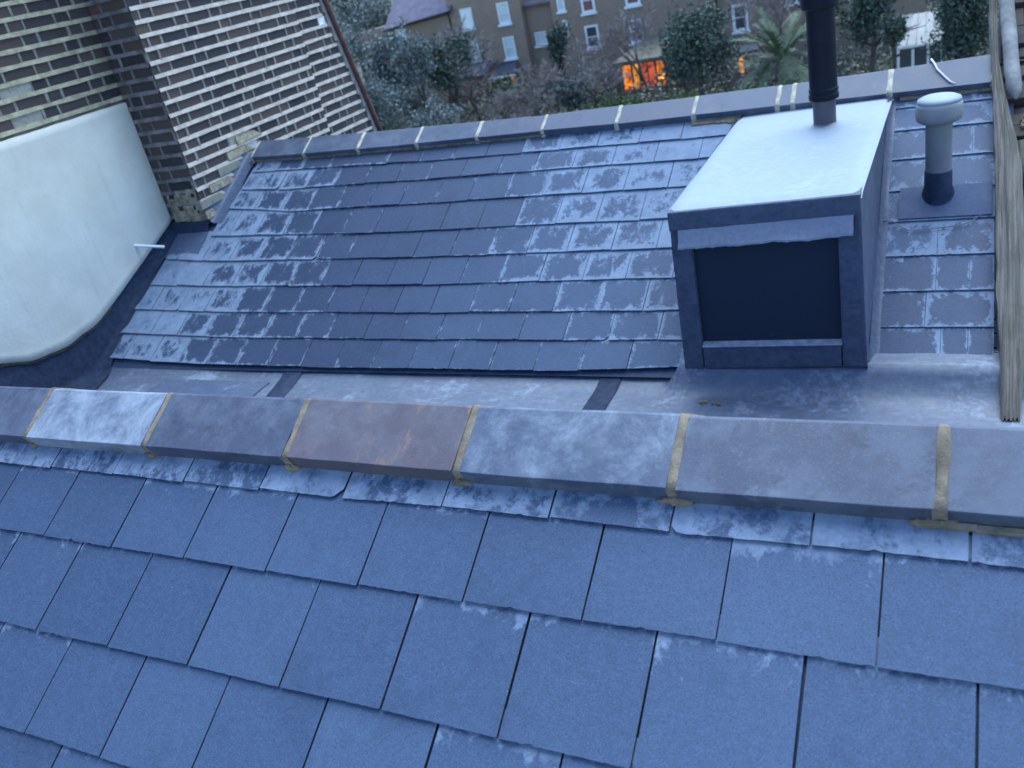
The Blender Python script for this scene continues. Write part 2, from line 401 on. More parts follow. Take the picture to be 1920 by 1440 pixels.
for r in range(9):
    t0, t1 = RR_[r]*1.0, RR_[r+1]+0.05
    xs = [-0.335] + ([-0.155+R.uniform(-0.02,0.02)] if r % 2 else [-0.09+R.uniform(-0.02,0.02), 0.03]) + [0.125]
    if r in (3,): xs = [-0.335, -0.1, 0.125]
    for a, b in zip(xs, xs[1:]):
        slate(mb, PF, a, b, lambda q: t0+R.uniform(-0.0005,0.0005), lambda q: t1, R.uniform(0.3, 1), 0.09+R.uniform(-0.12, 0.08), gap=0.002, lift=0.012, vh=lambda q: t1-0.05)
mb.quad(PF(-5.2,2.07,-0.006), PF(0.2,2.1,-0.006), PF(0.2,3.95,-0.006), PF(-5.2,3.95,-0.006), rnd=0.0, frost=-1)
mb.build('slate_covering', [MS_far, M_sedge], far)

# --- far ridge
FJ = [-4.66, -4.165, -3.69, -3.21, -2.755, -2.297, -1.817, -1.36, -0.905, -0.825, -0.35, 0.115]
lip = lambda x: interp(x, [(-4.7, 3.862), (-4.165, 3.835), (-3.2, 3.806), (-2.3, 3.79), (-1.8, 3.775), (0.1, 3.765)])
apx = lambda x: interp(x, [(-4.73, 4.035), (-3.7, 3.983), (-2.3, 3.932), (-1.4, 3.932), (-0.65, 3.938), (0.1, 3.972)])
for i, (a, b) in enumerate(zip(FJ, FJ[1:])):
    o = ridge_tile(PF, a+0.010, b-0.010, lip(a), lip(b), apx(a)-lip(a), apx(b)-lip(b), M_clay, far, R.uniform(0.2, 0.9), R.uniform(-0.06, 0.12) + (0.16 if i == 3 else 0), R.uniform(-0.002, 0.002))
    if i == 8: o['label'] = 'short cut piece of ridge tile between two joints'
for x in FJ: mortar(PF, x, lip(x), apx(x)-lip(x), 0.028 if x not in (-0.35,) else 0.036, M_mortar_pale, far, blob=0.02)
mb = MB()
for a, b, t in ((-1.37, -1.10, 0.05), (-0.30, 0.12, 0.022), (-4.7, -2.3, 0.010)):
    n = int((b-a)/0.06)
    for k in range(n):
        x0 = lerp(a, b, k/n); x1 = lerp(a, b, (k+1)/n)
        mb.box((x0, lip(x0)-t*R.uniform(0.7, 1.0), 0.004), (x1, lip(x0)+0.003, 0.020+R.uniform(-0.003, 0.003)), PF)
mb.build('bedding_mortar', M_mortar, far, bevel=0.002)
# rear side of the far roof
mb = MB(); fy, fz = PF(0, 3.94, 0.03)[1:]
mb.quad((-5.0, fy+0.02, fz-0.02), (0.25, fy+0.02, fz-0.02), (0.25, fy+2.8, fz-1.75), (-5.0, fy+2.8, fz-1.75), rnd=0.3, frost=0)
mb.build('rear_slope', MS_far, far)
# verge of slate ends lying on the wall by the timber
mb = MB(); 
for k in range(24):
    s = 2.2 + k*0.07
    mb.box((0.10, s, -0.03), (0.135+R.uniform(-0.012, 0.006), s+R.uniform(0.03, 0.066), 0.002), PF)
mb.build('verge_bedding', M_lead_black, far)

# =================================================================== lead gutter between the slopes
gut = thing('lead_gutter', 'long lead lined valley gutter between the near ridge and the far slates', 'gutter', (-2.2, 3.3, -1.985))
GZ = -1.985
mb = MB(); nx, ny = 200, 22; vs = []
for i in range(nx+1):
    for j in range(ny+1):
        x = lerp(-5.15, 1.2, i/nx); y = lerp(3.02, 3.66, j/ny)
        z = GZ + noise.noise(Vector((x*1.3, y*3, 0)))*0.008 + noise.noise(Vector((x*6, y*8, 3)))*0.0025
        if y < 3.10: z += (3.10-y)*0.3
        up = max(0, min(1, (y-3.38)/0.17)); z += up*up*(0.03 + 0.03*max(0, min(1, (-3.9-x)/0.8)))
        bx = max(0, min(1, (x+1.20)/0.05)); q = max(0, min(1, (y-3.36)/0.155)); z += bx*(q*q*0.115 - up*up*0.03*min(1, q))
        vs.append((x, y, z))
mb.add(vs, [(i*(ny+1)+j, (i+1)*(ny+1)+j, (i+1)*(ny+1)+j+1, i*(ny+1)+j+1) for i in range(nx) for j in range(ny)])
mb.build('lead_sheet', M_lead, gut, smooth=True)
for (xa, xb, xc, xd) in ((-3.55, -3.41, -3.44, -3.32), (-1.56, -1.45, -1.55, -1.44)):
    mb = MB(); vs = []
    for i in range(9):
        t = i/8; y = lerp(3.56, 3.10, t); hz = max(0, min(1, (y-3.38)/0.17))**2*0.03
        a = lerp(xa, xc, t) + noise.noise(Vector((xa, y*5, 1)))*0.006; b = lerp(xb, xd, t)
        for q, h in ((a, 0.003), (a+0.008, 0.007), (b-0.008, 0.007), (b, 0.003)): vs.append((q, y, GZ+h+hz))
    mb.add(vs, [(i*4+k, i*4+k+1, (i+1)*4+k+1, (i+1)*4+k) for i in range(8) for k in range(3)])
    mb.build('lead_strap', M_lead_black, gut, smooth=True, fix=True)
# darker step of lead at the gutter's wall end
mb = MB()
mb.box((-4.42, 3.12, GZ-0.01), (-3.57, 3.40, GZ+0.008))
o = mb.build('lead_patch', M_lead_mid, gut, bevel=0.003); o['label'] = 'darker lapped piece of lead'
# under eave fascia
mb = MB(); e0 = PF(0, 2.07, -0.01)
mb.box((-5.1, 3.585, -2.0), (-1.16, 3.63, -1.945)); mb.build('eave_board', M_lead_black, gut)
# wooden debris: a few ochre crumbs below the box
mb = MB()
for k in range(7):
    x = -0.99 + R.uniform(-0.04, 0.1); y = 3.335 + R.uniform(-0.015, 0.01); s = R.uniform(0.004, 0.009)
    mb.box((x, y, GZ+0.004), (x+s*1.6, y+s, GZ+0.004+s))
M_ochre = simple('ochre_crumbs', (0.25,0.16,0.05), 0.9)
tag(mb.build('leaf_litter', M_ochre, None), 'few ochre crumbs of leaf litter lying in the gutter below the box', 'litter')

# =================================================================== box with black panel
box = thing('flue_housing', 'lead clad roof box with frosted flat top and black front panel', 'roof box', (-0.73, 3.5, -1.88))
def BX(x0, z0): return (x0, 3.5, z0)
TL, TR = (-1.112, -1.139), (-0.353, -1.113); BL, BR = (-1.126, -1.90), (-0.341, -1.875)
OL0, OL1 = (-1.034, -1.775), (-1.027, -1.285); OR0, OR1 = (-0.440, -1.760), (-0.441, -1.270)
# top
mb = MB(); vs = []; nx, ny = 24, 30
for i in range(nx+1):
    for j in range(ny+1):
        u, v = i/nx, j/ny
        x = lerp(lerp(TL[0]-0.006, -1.115, v), lerp(TR[0]+0.006, -0.335, v), u); y = lerp(3.488, 4.97, v)
        z = lerp(lerp(TL[1], TR[1], u), lerp(-1.112, -1.096, u), v) + noise.noise(Vector((x*3, y*3, 1)))*0.004
        ed = min(u, 1-u)*0.76; 
        if ed < 0.03: z -= (1-ed/0.03)**2*0.012
        if v < 0.02: z -= 0.012
        vs.append((x, y, z))
top_bot = len(vs)
mb.add(vs, [(i*(ny+1)+j, (i+1)*(ny+1)+j, (i+1)*(ny+1)+j+1, i*(ny+1)+j+1) for i in range(nx) for j in range(ny)])
mb.build('top_sheet', M_frost, box, smooth=True)
# cheeks
for x0, xb, sgn in ((TL[0], BL[0], -1), (TR[0], BR[0], 1)):
    mb = MB(); t = 0.012; vs = []
    n = 14
    for j in range(n+1):
        v = j/n; y = lerp(3.502, 4.99, v); zr = PF(0, (y-KF*ST)/CT, 0.0)[2]
        for k in range(6):
            q = k/5; z = lerp(lerp(TL[1] if sgn < 0 else TR[1], -1.11, v)-0.008, max(-2.0, zr-0.03), q)
            x = lerp(x0, lerp(xb, x0, v), q) + sgn*noise.noise(Vector((y*4, z*4, sgn)))*0.006
            vs.append((x, y, z))
    mb.add(vs, [(j*6+k, j*6+k+1, (j+1)*6+k+1, (j+1)*6+k) for j in range(n) for k in range(5)])
    mb.build('side_cheek', M_lead_dark, box, smooth=True)
    # soaker lead dressed on the slates beside the cheek
    mb = MB(); vs = []
    for j in range(16):
        s = lerp(2.16, 3.76, j/15); wv = 0.035 + 0.012*noise.noise(Vector((s*3, sgn, 0)))
        xx = lerp(xb, x0, j/15)
        for k in range(3): vs.append(PF(xx + sgn*wv*k/2, s, 0.06 if k == 0 else 0.018 - 0.003*k))
    mb.add(vs, [(j*3+k, j*3+k+1, (j+1)*3+k+1, (j+1)*3+k) for j in range(15) for k in range(2)])
    mb.build('side_flashing', M_lead_mid if sgn < 0 else M_lead_dark, box, smooth=True)
# front frame, four members wrapped in lead
def member(pts, name, mat, y0, y1, bev=0.010):
    mb = MB(); a = [(p[0], y0, p[1]) for p in pts]; b = [(p[0], y1, p[1]) for p in pts]
    mb.add(a+b, [(0,1,2,3), (7,6,5,4)] + [(i, i+4, (i+1) % 4+4, (i+1) % 4) for i in range(4)])
    return mb.build(name, mat, box, bevel=bev, fix=True, smooth=False)
member([BL, OL0[:1]+(BL[1],), (OL1[0], -1.19), (TL[0], -1.19)], 'jamb', M_lead_dark, 3.496, 3.60)
member([(OR0[0], BR[1]), BR, (TR[0], -1.17), (OR1[0], -1.17)], 'jamb', M_lead_dark, 3.496, 3.60)
member([(OL0[0]+0.002, BL[1]+0.002), (OR0[0]-0.002, BR[1]+0.002), (OR0[0]-0.002, OR0[1]), (OL0[0]+0.002, OL0[1])], 'sill_rail', M_lead_dark, 3.494, 3.60)
member([(TL[0]-0.003, -1.232), (TR[0]+0.003, -1.207), (TR[0]+0.003, TR[1]-0.008), (TL[0]-0.003, TL[1]-0.008)], 'head_fascia', M_lead_dark, 3.486, 3.60, 0.008)
# flap of dressed lead hanging over the panel with a bright torn edge
mb = MB(); vs = []; n = 60; rows = [(-1.225, -1.200, 3.484, 3.484), (-1.245, -1.222, 3.476, 3.476), (-1.272, -1.250, 3.466, 3.466), (-1.296, -1.272, 3.452, 3.454)]
for i in range(n+1):
    u = i/n; x = lerp(-1.075, -0.378, u)
    for k, (zl, zr, ya, yb) in enumerate(rows):
        wob = noise.noise(Vector((x*14, k, 0)))*0.003*(k+1)*0.6 + (noise.noise(Vector((x*60, k, 4)))*0.004 if k == 3 else 0)
        vs.append((x + (0 if k else 0), ya - noise.noise(Vector((x*6, k, 9)))*0.004*k, lerp(zl, zr, u) + wob))
mb.add(vs, [(i*4+k, i*4+k+1, (i+1)*4+k+1, (i+1)*4+k) for i in range(n) for k in range(3)])
fl = mb.build('drip_flap', lead_mat('lead_flap', (0.17,0.18,0.23), (0.21,0.22,0.28), (0.26,0.28,0.34), -0.02, 6, 0.4), box, smooth=True, fix=True)
mb = MB()
for k in range(n):
    a = vs[k*4+3]; b = vs[(k+1)*4+3]; th_ = 0.004 + 0.003*abs(noise.noise(Vector((k*0.7, 3, 3))))
    mb.add([(a[0], a[1]-0.002, a[2]-th_), (b[0], b[1]-0.002, b[2]-th_), (b[0], b[1]-0.003, b[2]+0.004), (a[0], a[1]-0.003, a[2]+0.004), (a[0], a[1]+0.006, a[2]-th_), (b[0], b[1]+0.006, b[2]-th_)], [(0,1,2,3), (4,5,1,0)])
mb.build('torn_edge', M_frost, fl)
# panel
t = NT('black_board'); v = t.obj()
mo = t.ramp(t.noise(v, 60, 4, 0.7), 0.62, 0.70); sepz = t.n('ShaderNodeSeparateXYZ'); t.l(v, sepz.inputs[0])
zz = t.ramp(sepz.outputs[2], -1.78, -1.69, 0.9, 0.0); cx = t.ramp(t.math('ABSOLUTE', t.math('SUBTRACT', sepz.outputs[0], -0.72)), 0.02, 0.2, 1, 0.12)
t.col(t.mix(t.math('MULTIPLY', t.math('MULTIPLY', mo, zz), cx), (0.021,0.029,0.050), (0.16,0.2,0.18)))
t.rough(0.5); t.b.inputs['Specular IOR Level'].default_value = 0.25; M_board = t.m
member([(-1.05, -1.79), (-0.43, -1.78), (-0.43, -1.22), (-1.05, -1.22)], 'front_panel', M_board, 3.525, 3.545, 0.001)
mb = MB(); vs = []
for i in range(31):
    u = i/30; x = lerp(-1.03, -0.438, u); z = lerp(OL0[1], OR0[1], u)
    vs += [(x, 3.526, z+0.006), (x, 3.500, z+0.002+0.002*noise.noise(Vector((x*20,0,0)))), (x, 3.484, z-0.004)]
mb.add(vs, [(i*3+k, i*3+k+1, (i+1)*3+k+1, (i+1)*3+k) for i in range(30) for k in range(2)])
mb.build('sill_lip', M_edge, box, smooth=True, fix=True)

# =================================================================== flue
_spec = lambda m, v: setattr(m.node_tree.nodes['Principled BSDF'].inputs['Specular IOR Level'], 'default_value', v)
flue = thing('flue_pipe', 'tall black flue pipe with ribbed collar rising from the frosted roof box', 'flue', (-0.6155, 4.584, -1.12))
M_black = simple('black_plastic', (0.006,0.008,0.017), 0.5, 0.2, 8, bump=0.05)
M_pipe = simple('purple_grey_pipe', (0.06,0.055,0.075), 0.4, 0.2, 8, bump=0.05)
_spec(M_black, 0.15); _spec(M_clay, 0.25); _spec(M_clay_rust, 0.25)
fx, fyy = -0.6155, 4.584
mb = MB(); mb.lathe([(0.0535,-1.13),(0.0535,-0.94)], fx, fyy); mb.build('lower_pipe', M_pipe, flue, smooth=False)
mb = MB(); mb.lathe([(0.0645,-0.985),(0.0645,-0.54)], fx, fyy, 40); mb.build('upper_pipe', M_black, flue)
mb = MB(); mb.lathe([(0.055,-0.990),(0.069,-0.985),(0.070,-0.962),(0.066,-0.956),(0.066,-0.950),(0.069,-0.946),(0.0685,-0.936),(0.064,-0.930)], fx, fyy, 40); mb.build('collar', M_black, flue)
mb = MB(); mb.lathe([(0.064,-0.575),(0.078,-0.572),(0.085,-0.565),(0.086,-0.50),(0.083,-0.495),(0.083,-0.25),(0.09,-0.22),(0.09,-0.12),(0.02,-0.09)], fx, fyy, 40); mb.build('terminal', M_black, flue)
mb = MB(); pr = [(0.115,-1.118),(0.075,-1.114),(0.058,-1.108),(0.054,-1.10)]; mb.lathe(pr, fx, fyy, 40)
mb.build('weathering_collar', simple('wet_lead_collar', (0.17,0.165,0.2), 0.4, 0.3, 14), flue, smooth=True)

# =================================================================== vent pipe
vent = thing('vent_pipe', 'short grey vent pipe with mushroom cap on the slates right of the box', 'vent pipe', (-0.107, 4.381, -1.45))
M_pvc = simple('grey_plastic', (0.17,0.175,0.185), 0.5, 0.15, 10, bump=0.08)
vx, vy = -0.107, 4.381
M_vslate = lead_mat('lead_slate_blue', (0.05,0.074,0.125), (0.065,0.092,0.15), (0.085,0.10,0.15), 0.0, 5.0, 0.7, 0.15)
mb = MB(); vs = [PF(-0.27+0.385*i/8, 2.965+0.19*j/5, 0.0185+0.0012*noise.noise(Vector((i*0.7, j*0.9, 3)))) for i in range(9) for j in range(6)]
mb.add(vs, [(i*6+j, (i+1)*6+j, (i+1)*6+j+1, i*6+j+1) for i in range(8) for j in range(5)]); mb.build('lead_slate', M_vslate, vent, smooth=True)
mb = MB(); mb.lathe([(0.055,-1.46),(0.055,-1.08)], vx, vy); mb.build('pipe', M_pvc, vent)
mb = MB(); n = 32; vs = []
for j in range(n):
    a = 2*math.pi*j/n; x = vx + 0.068*math.cos(a); y = vy+0.068*math.sin(a)
    zr = PF(0, (y-KF*ST)/CT, 0.012)[2]
    ca, sa = math.cos(a), math.sin(a)
    y4 = vy+0.072*sa; vs += [(vx+0.072*ca, y4, PF(0, (y4-KF*ST)/CT, 0.012)[2]), (x, y, zr+0.012), (vx+0.0595*ca, vy+0.0595*sa, zr+0.035), (vx+0.058*ca, vy+0.058*sa, -1.322), (vx+0.054*ca, vy+0.054*sa, -1.319)]
mb.add(vs, [(j*5+k, ((j+1) % n)*5+k, ((j+1) % n)*5+k+1, j*5+k+1) for j in range(n) for k in range(4)])
mb.build('lead_sleeve', M_lead_black, vent, smooth=True)
mb = MB(); mb.lathe([(0.052,-1.10),(0.078,-1.098),(0.092,-1.088),(0.097,-1.066),(0.0955,-1.028),(0.091,-1.008)], vx, vy, 40); cap = mb.build('cap', simple('grey_cap', (0.21,0.215,0.23), 0.5, 0.15, 10), vent, smooth=True)
mb = MB(); mb.lathe([(0.0925,-1.010),(0.088,-0.998),(0.07,-0.989),(0.035,-0.984),(0.004,-0.983)], vx, vy, 40); mb.build('frost_layer', M_frost, cap, smooth=True)

# =================================================================== wires
M_wire = simple('white_cable', (0.6,0.6,0.62), 0.5, 0.1); M_wire_d = simple('dark_cable', (0.02,0.02,0.025), 0.5, 0.1)
def onridge(x, s, h): return PF(x, s, h)
mb = MB(); mb.tube([PF(-0.165, 3.98, 0.055), PF(-0.15, 3.945, 0.058), PF(-0.135, 3.90, 0.056), PF(-0.10, 3.84, 0.056), PF(-0.075, 3.80, 0.056), PF(-0.05, 3.785, 0.05)], 0.005, 8)
tag(mb.build('cable', M_wire, None, smooth=True), 'bit of white cable draped over the far ridge above the vent cap', 'cable')
mb = MB(); mb.tube([PF(-0.335, 2.95, 0.024), PF(-0.29, 2.955, 0.02), PF(-0.27, 2.93, 0.016), PF(-0.22, 2.895, 0.016), PF(-0.17, 2.895, 0.016), PF(-0.08, 2.905, 0.016), PF(-0.02, 2.91, 0.016), PF(0.03, 2.93, 0.016), PF(0.07, 2.965, 0.016)], 0.0022, 6)
tag(mb.build('wire', simple('grey_wire', (0.09,0.09,0.12), 0.5, 0.1), None, smooth=True), 'thin dark wire trailing over slates below the vent pipe', 'wire')

# =================================================================== brick party wall with chimney breast
wall = thing('brick_wall', 'dark brick party wall with thick pale mortar lines and a white rendered panel', 'wall', (-5.12, 4.0, -1.5))
def brick_mat():
    t = NT('old_brick'); v = t.obj(); rnd = t.attr('rnd')
    cr = t.n('ShaderNodeValToRGB'); t.l(rnd, cr.inputs[0]); cr.color_ramp.interpolation = 'LINEAR'
    e = cr.color_ramp.elements
    for p, c in ((0.0, (0.024,0.023,0.028)), (0.45, (0.056,0.045,0.042)), (0.7, (0.078,0.055,0.048)), (0.82, (0.085,0.068,0.052)), (0.9, (0.15,0.055,0.045)), (0.93, (0.26,0.24,0.19)), (1.0, (0.42,0.40,0.34))):
        el = e.new(p); el.color = (*c, 1)
    e.remove(e[0]); e.remove(e[-1])
    n = t.noise(v, 26, 5, 0.7)
    t.col(t.mix(t.ramp(n, 0.45, 0.75, 0, 0.55), cr.outputs[0], (0.06,0.057,0.056)))
    t.rough(0.9); t.bump(t.noise(v, 60, 5, 0.7), 0.6, 0.006); return t.m
M_brick = brick_mat()
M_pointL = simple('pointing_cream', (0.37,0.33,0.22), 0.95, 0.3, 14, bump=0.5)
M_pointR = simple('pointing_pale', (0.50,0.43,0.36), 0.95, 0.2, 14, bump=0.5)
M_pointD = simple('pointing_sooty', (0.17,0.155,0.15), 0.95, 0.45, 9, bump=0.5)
M_perp = simple('pointing_brown', (0.22,0.195,0.165), 0.95, 0.35, 14, bump=0.5)

def brick_face(o, ud, nd, u0, u1, z0, z1, clip, parent, pmat, special=(), seed=1, jag=0.0):
    """bricks laid in Flemish bond on the vertical plane through o, along ud, facing nd; pointing stands proud"""
    o = Vector(o); ud = Vector(ud); nd = Vector(nd); rr = random.Random(seed)
    F = lambda u, z, h: tuple(o + ud*u + nd*h + Vector((0,0,z)))
    bb, pb, vb = MB(), MB(), MB()
    ch = 0.0848; k = math.floor(z0/ch)
    while k*ch < z1:
        z = k*ch; u = u0 + (0.0 if k % 2 else -0.165) ; i = 0
        stretch = (k % 2 == 0)
        while u < u1:
            L = 0.222 if (stretch) else 0.105
            a, b = max(u, u0), min(u+L, u1)
            if b - a > 0.02 and clip((a+b)/2, z+0.042):
                v = rr.random()*0.80
                if rr.random() < 0.02: v = rr.choice((0.83, 0.86, 0.935))
                for (su, sz, sv) in special:
                    if abs((a+b)/2-su) < 0.065 and abs(z+0.042-sz) < 0.037: v = sv
                d = rr.uniform(-0.004, 0.001); j = lambda q: rr.uniform(-q, q)
                vs = [F(a+j(.003), z+0.011+j(.003), d), F(b+j(.003), z+0.011+j(.003), d+j(.002)), F(b+j(.003), z+0.074+j(.003), d), F(a+j(.003), z+0.074+j(.003), d+j(.002))]
                vs += [F(a, z+0.004, -0.03), F(b, z+0.004, -0.03), F(b, z+0.081, -0.03), F(a, z+0.081, -0.03)]
                bb.add(vs, [(0,1,2,3), (0,4,5,1), (1,5,6,2), (2,6,7,3), (3,7,4,0)], rnd=v)
                # perpend joint
                if b < u1-0.01:
                    wv = 0.014 + rr.uniform(-0.004, 0.006); p = 0.003+rr.uniform(-0.002, 0.003)
                    vs = [F(b+0.005-wv/2+j(.003), z+0.006, p), F(b+0.005+wv/2+j(.003), z+0.006, p), F(b+0.005+wv/2+j(.003), z+0.078, p), F(b+0.005-wv/2+j(.003), z+0.078, p)]
                    vs += [F(b+0.005-wv/2-0.004, z+0.006, -0.02), F(b+0.005+wv/2+0.004, z+0.006, -0.02), F(b+0.005+wv/2+0.004, z+0.078, -0.02), F(b+0.005-wv/2-0.004, z+0.078, -0.02)]
                    vb.add(vs, [(0,1,2,3), (0,4,5,1), (1,5,6,2), (2,6,7,3), (3,7,4,0)])
            u += L + 0.0105; stretch = not stretch
        # bed joint ribbon, weather struck, in short wobbling lengths
        u = u0; n = max(2, int((u1-u0)/0.06)); row = []
        for q in range(n+1):
            uu = lerp(u0, u1, q/n)
            tw = 0.0125 + 0.0035*noise.noise(Vector((uu*9, k*3.1, seed))); c = 0.0015*noise.noise(Vector((uu*4, k*1.7, seed+5)))
            pr_ = 0.008 + 0.003*noise.noise(Vector((uu*14, k*2.2, seed+9)))
            row.append((uu, z+c-tw, z+c+tw, pr_))
        for (ua, la, ha, pa), (ub, lb, hb, pb_) in zip(row, row[1:]):
            if not clip((ua+ub)/2, z+0.002): continue
            vs = [F(ua, la, pa), F(ub, lb, pb_), F(ub, hb, pb_*0.6), F(ua, ha, pa*0.6), F(ua, la-0.002, -0.02), F(ub, lb-0.002, -0.02), F(ub, hb+0.003, -0.02), F(ua, ha+0.003, -0.02)]
            pb.add(vs, [(0,1,2,3), (4,5,1,0), (3,2,6,7)])
        k += 1
    br = bb.build('brickwork', M_brick, parent, fix=False)
    vb.build('perpend_joints', M_perp if pmat != M_pointD else M_pointD, br); pb.build('bed_joints', pmat, br)
    return br
WX, FYc, SX = -5.12, 4.51, -4.765
# solid cores (set back behind the brick faces)
mb = MB(); mb.box((-5.5, 0.2, -6.0), (WX-0.02, FYc+0.05, 1.6)); mb.box((-5.5, FYc+0.022, -1.30), (SX-0.022, 6.14, 1.6)); mb.box((-5.5, FYc+0.4, -9.7), (SX-0.14, 6.14, -1.30))
mb.build('wall_core', M_pointD, wall)
def render_bottom(y): return interp(y, [(2.0, -1.60), (2.9, -1.614), (3.09, -1.695), (3.325, -1.722), (3.61, -1.686), (4.207, -1.432), (4.51, -1.293)])
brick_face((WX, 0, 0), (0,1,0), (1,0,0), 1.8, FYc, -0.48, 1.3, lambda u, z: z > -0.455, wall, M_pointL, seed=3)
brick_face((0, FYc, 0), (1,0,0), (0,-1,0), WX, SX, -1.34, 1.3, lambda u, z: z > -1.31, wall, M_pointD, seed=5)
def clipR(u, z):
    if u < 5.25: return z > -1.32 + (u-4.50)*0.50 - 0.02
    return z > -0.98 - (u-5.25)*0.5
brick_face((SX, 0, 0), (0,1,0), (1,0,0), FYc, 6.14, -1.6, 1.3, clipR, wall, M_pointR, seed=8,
           special=((4.83, -0.90, 1.0), (5.06, -0.955, 0.96), (5.17, -0.95, 0.955), (4.86, -1.03, 0.90), (4.88, -1.10, 0.895), (4.76, -1.17, 0.955), (4.66, -1.25, 0.955), (4.95,-1.02,0.72)))
# recessed end of the wall, leaning verge
def clipE(u, z): return u < 6.66 - (z+0.14)*0.25 - 0.03
brick_face((SX-0.11, 0, 0), (0,1,0), (1,0,0), 6.14, 7.3, -3.6, 1.2, clipE, wall, M_pointR, seed=13, special=((6.6,-0.27,1.0),))
mb = MB()
ys = lambda z: 6.66 - (z+0.14)*0.25
mb.add([(SX-0.14, 6.1, -9.7), (SX-0.14, ys(-9.7) if False else 7.55, -9.7), (SX-0.14, ys(-3.7), -3.7), (SX-0.14, ys(1.2), 1.2), (SX-0.14, 6.1, 1.2),
        (-5.5, 6.1, -9.7), (-5.5, 7.55, -9.7), (-5.5, ys(-3.7), -3.7), (-5.5, ys(1.2), 1.2), (-5.5, 6.1, 1.2)],
       [(0,1,2,3,4), (9,8,7,6,5), (0,5,6,1), (1,6,7,2), (2,7,8,3), (3,8,9,4), (4,9,5,0)])
mb.build('wall_core', M_pointD, wall)
# cement strip down the end
mb = MB()
for k in range(40):
    z = 1.2 - k*0.12; w0 = 0.02+0.008*noise.noise(Vector((z*5, 0, 0)))
    mb.box((SX-0.14, ys(z)-w0, z-0.12), (SX-0.095, ys(z-0.12)+0.0, z))
mb.build('cement_edge', simple('cement_grey', (0.25,0.225,0.21), 0.95, 0.25, 12), wall)
# toothed brick ends stepping down the slope beside the flashing, with tan mortar
mb = MB()
for k in range(6):
    z = -1.318 + k*0.0765; y0 = 4.52 + k*0.135
    a = [(SX+0.012, y0-0.16 if k else FYc, z), (SX+0.012, y0+0.13, z+0.012), (SX+0.012, y0+0.05, z+0.062), (SX+0.012, y0-0.16 if k else FYc, z+0.062)]
    b = [(p[0]-0.06, p[1], p[2]) for p in a]
    mb.add(a+b, [(0,1,2,3), (7,6,5,4)] + [(i, i+4, (i+1) % 4+4, (i+1) % 4) for i in range(4)], mat=0 if k in (1, 3) else 1, rnd=0.93 if k in (1,3) else 0.9)
mb.build('toothed_bricks', [M_brick, simple('mortar_fillet', (0.34,0.29,0.2), 0.95, 0.4, 20, bump=0.6)], wall, bevel=0.003, fix=True)
# tan smeared mortar at the foot of the breast
mb = MB(); vs = []
for i in range(13):
    for j in range(9):
        x = lerp(-5.06, -4.768, i/12); z = lerp(-1.315, -1.09, j/8)
        vs.append((x + 0.01*noise.noise(Vector((x*30, z*30, 1))), FYc-0.006-0.009*abs(noise.noise(Vector((x*18, z*18, 2)))) , z + 0.012*noise.noise(Vector((x*20, z*20, 7)))))
fs = [(i*9+j, (i+1)*9+j, (i+1)*9+j+1, i*9+j+1) for i in range(12) for j in range(8) if noise.noise(Vector((i*0.35, j*0.5, 3))) > -0.22]
mb.add(vs, fs); mb.build('mortar_smear', simple('mortar_smeared', (0.27,0.22,0.15), 0.95, 0.5, 16, bump=0.7), wall)
# render panel
t = NT('white_render'); v = t.obj()
n1 = t.noise(v, 3.0, 6, 0.6); n2 = t.noise(v, 40, 5, 0.7); sp = t.ramp(t.noise(v, 24, 3, 0.6), 0.70, 0.76, 0, 0.35)
t.col(t.mix(sp, t.mix(t.ramp(n1, 0.3, 0.75), (0.55,0.53,0.455), (0.64,0.62,0.54)), (0.27,0.27,0.24)))
run = t.ramp(t.noise(t.obj((1, 9, 0.9)), 1.4, 5, 0.65), 0.56, 0.78, 0, 0.28)
t.col(t.mix(run, t.mix(sp, t.mix(t.ramp(n1, 0.3, 0.75), (0.54,0.52,0.445), (0.64,0.62,0.54)), (0.27,0.27,0.24)), (0.36,0.36,0.31)))
t.rough(0.9); t.bump(t.math('ADD', n2, n1), 0.25, 0.01); M_render = t.m
mb = MB(); N = 60; vs = []; K = 24
for i in range(N+1):
    y = lerp(1.9, FYc-0.002, i/N); zb = render_bottom(y) + 0.004*noise.noise(Vector((y*12, 0, 0))); zt = -0.46 + 0.004*noise.noise(Vector((y*9, 4, 0)))
    for j in range(K+1):
        z = lerp(zb, zt, j/K); b = 0.022 + 0.006*math.sin(math.pi*j/K) + 0.006*noise.noise(Vector((y*3, z*3, 0)))
        if j == 0: b += 0.006
        if i == N: b = 0.018
        vs.append((WX + b, y, z))
    vs.append((WX-0.01, y, zb-0.012)); vs.append((WX-0.01, y, zt+0.004))
S_ = K+3
fs = [(i*S_+j, (i+1)*S_+j, (i+1)*S_+j+1, i*S_+j+1) for i in range(N) for j in range(K)]
fs += [(i*S_+K+1, (i+1)*S_+K+1, (i+1)*S_, i*S_) for i in range(N)] + [(i*S_+K, (i+1)*S_+K, (i+1)*S_+K+2, i*S_+K+2) for i in range(N)]
mb.add(vs, fs); mb.build('render_panel', M_render, wall, smooth=True)
# tan bell edge just under the render's curve
mb = MB(); vs = []
for i in range(41):
    y = lerp(2.0, 3.75, i/40); z = render_bottom(y)
    vs += [(WX+0.03, y, z-0.004), (WX+0.018, y, z-0.022-0.006*noise.noise(Vector((y*9,1,0)))), (WX-0.01, y, z-0.03)]
mb.add(vs, [(i*3+k, i*3+k+1, (i+1)*3+k+1, (i+1)*3+k) for i in range(40) for k in range(2)]); mb.build('bell_edge', M_mortar, wall, smooth=True)
